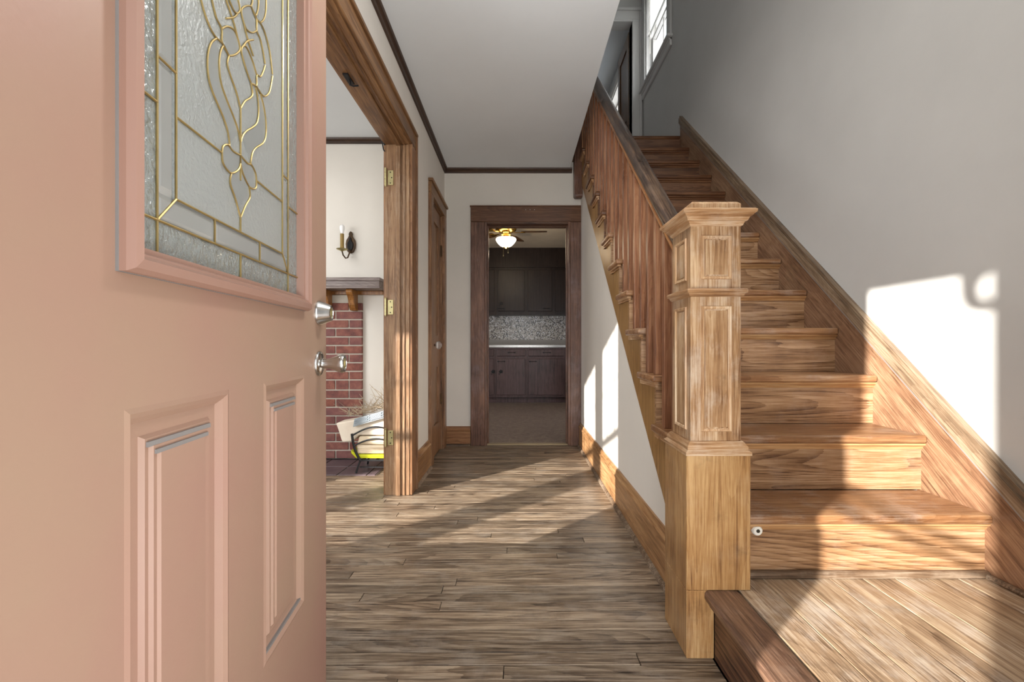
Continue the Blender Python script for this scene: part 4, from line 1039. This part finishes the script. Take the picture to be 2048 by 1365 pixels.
# ceiling fan
FXc, FYc = -0.149, 5.60
fan = thing('ceiling_fan', 'brass hugger ceiling fan with lit bowl light in the kitchen', 'ceiling fan', (FXc, FYc, 2.515))
B().lathe([(0.105, 2.515), (0.110, 2.500), (0.085, 2.492), (0.085, 2.480)], (FXc, FYc, 0), 'Z', 32).build('canopy', 'brass', fan, smooth=True)
B().lathe([(0.085, 2.482), (0.130, 2.474), (0.140, 2.455), (0.140, 2.425), (0.128, 2.400), (0.090, 2.382), (0.060, 2.375)], (FXc, FYc, 0), 'Z', 32).build('motor', 'brass', fan, smooth=True)
B().lathe([(0.060, 2.376), (0.050, 2.360), (0.066, 2.345), (0.050, 2.330), (0.070, 2.312), (0.075, 2.302)], (FXc, FYc, 0), 'Z', 24).build('light_fitter', 'brass', fan, smooth=True)
B().lathe([(0.125, 2.300), (0.132, 2.288), (0.128, 2.270), (0.108, 2.240), (0.078, 2.208), (0.045, 2.192), (0.010, 2.188)], (FXc, FYc, 0), 'Z', 32).build('light_bowl', 'lit_bowl', fan, smooth=True)
B().lathe([(0.030, 2.190), (0.034, 2.184), (0.015, 2.174), (0.006, 2.168)], (FXc, FYc, 0), 'Z', 20).build('finial', 'brass', fan, smooth=True)
for dx, L in ((-0.03, 0.20), (0.03, 0.16)):
    B().tube([(FXc+dx, FYc-0.06, 2.30), (FXc+dx, FYc-0.135, 2.26), (FXc+dx, FYc-0.137, 2.26-L)], 0.0018, 5).lathe([(0.004, 2.26-L-0.02), (0.006, 2.26-L-0.01), (0.003, 2.26-L)], (FXc+dx, FYc-0.137, 0), 'Z', 8).build('pull_chain', 'old_brass', fan)
for k in range(5):
    a = math.radians(-3+72*k)
    ca, sa = math.cos(a), math.sin(a)
    def tr(p):
        x, y_, z = p; z2 = z + y_*0.16
        return (FXc+x*ca-y_*sa, FYc+x*sa+y_*ca, z2)
    out = [(0.20, -0.050), (0.26, -0.062), (0.48, -0.068), (0.515, -0.060), (0.53, -0.035), (0.53, 0.035), (0.515, 0.060), (0.48, 0.068), (0.26, 0.062), (0.20, 0.050)]
    vs = [tr((x, y_, 2.378)) for x, y_ in out]+[tr((x, y_, 2.385)) for x, y_ in out]; n = len(out)
    bl = B().add(vs, [tuple(range(n))[::-1], tuple(range(n, 2*n))]+[(i, (i+1) % n, n+(i+1) % n, n+i) for i in range(n)]).build('blade', 'fan_blade', fan)
    pts = [(0.10, 0.0), (0.14, -0.012), (0.18, -0.014), (0.22, -0.035), (0.25, -0.038), (0.25, 0.038), (0.22, 0.035), (0.18, 0.014), (0.14, 0.012)]
    vs = [tr((x, y_, 2.370)) for x, y_ in pts]+[tr((x, y_, 2.377)) for x, y_ in pts]; n = len(pts)
    B().add(vs, [tuple(range(n))[::-1], tuple(range(n, 2*n))]+[(i, (i+1) % n, n+(i+1) % n, n+i) for i in range(n)]).build('blade_arm', 'brass', bl, org=bl['_o'])
light('fan_bulb', 'POINT', (FXc, FYc, 2.10), None, 5, (1.0, 0.80, 0.55), 0.05)
light('kitchen_fill', 'AREA', (-2.4, 5.0, 0.9), (1, 0.35, -0.35), 20, (0.96, 0.96, 1.0), 1.0, 0.6)  # added fill from the left, there is no window in that wall
light('kitchen_side_fill', 'AREA', (1.40, 5.2, 1.1), (-1, 0.5, -0.25), 8, (0.92, 0.95, 1.0), 0.8, 0.6)  # weaker added fill from the right, out of view

# ------------------------------------------------------------------ outside: ground, porch floor and added unseen blockers that shape the sun
struct(B().box(-30, 30, -30, 0.12, -0.62, -0.60), 'ground', 'ground', 'pale ground outside the front door', 'ground')
struct(B().box(-1.5, 1.9, -1.4, 0.10, -0.12, -0.03), 'floor_porch', 'porch', 'grey porch floor outside the front door', 'floor')
pf = thing('sun_blocker_frame', 'added sun blockers shaped as post, beam, plate and rails, out of view', 'porch', (-1.2, -1.2, -0.03))
B().box(-1.26, -1.14, -1.22, -1.104, -0.03, 2.6).build('post', 'porch', pf)  # placed to cut the near edge of the stair wall sun patch
B().box(-1.22, -1.18, -1.104, 0.11, 2.09, 2.45).build('beam', 'porch', pf)  # placed to cut the top edge of the sun patch
B().box(-1.35, 1.9, -1.4, 0.11, 2.60, 2.72).box(-1.22, -1.18, -1.104, 0.11, 2.45, 2.60).build('sun_blocker_roof', 'porch', pf)  # added to stop sun reaching the wall above the beam
prof = []
# plate with a rounded lower corner and a round hole: outline strip built as ring segments
hx, hz, hr = -1.058, 2.038, 0.046
outer = [(-1.104, 2.12), (-1.104, 1.965), (-1.03, 1.965), (-0.995, 1.972), (-0.972, 1.99), (-0.962, 2.02), (-0.96, 2.06), (-0.96, 2.12)]
n = 32; vs = []; fs = []
def ray(t_):
    d0 = Vector((math.cos(t_), math.sin(t_))); best = None
    for i in range(len(outer)):
        p = Vector(outer[i]); q = Vector(outer[(i+1) % len(outer)]); e = q-p
        den = d0.x*e.y-d0.y*e.x
        if abs(den) < 1e-9: continue
        w_ = p-Vector((hx, hz)); t1 = (w_.x*e.y-w_.y*e.x)/den; u1 = (w_.x*d0.y-w_.y*d0.x)/den
        if t1 > 0 and -1e-6 <= u1 <= 1+1e-6 and (best is None or t1 < best): best = t1
    return best
for X_ in (-1.21, -1.19):
    for i in range(n):
        t_ = 2*PI*i/n; R_ = ray(t_)
        vs.append((X_, hx+hr*math.cos(t_), hz+hr*math.sin(t_))); vs.append((X_, hx+R_*math.cos(t_), hz+R_*math.sin(t_)))
for i in range(n):
    j = (i+1) % n; o_ = 2*n
    fs += [(2*i, 2*i+1, 2*j+1, 2*j), (o_+2*i, o_+2*j, o_+2*j+1, o_+2*i+1), (2*i, 2*j, o_+2*j, o_+2*i), (2*i+1, o_+2*i+1, o_+2*j+1, 2*j+1)]
B().add(vs, fs).build('sun_blocker_plate', 'porch', pf)  # invented plate, shapes the notch and round spot of sunlight
for dz in (0.0, -0.055):
    B().tube([(-1.2, -1.104, 1.19+dz), (-1.2, -0.5, 1.255+dz)], 0.011, 8).build('sun_blocker_rail', 'iron', pf)  # added rods that cast the thin slanting shadows on the bottom riser

for o in bpy.data.objects:
    if '_o' in o: del o['_o']
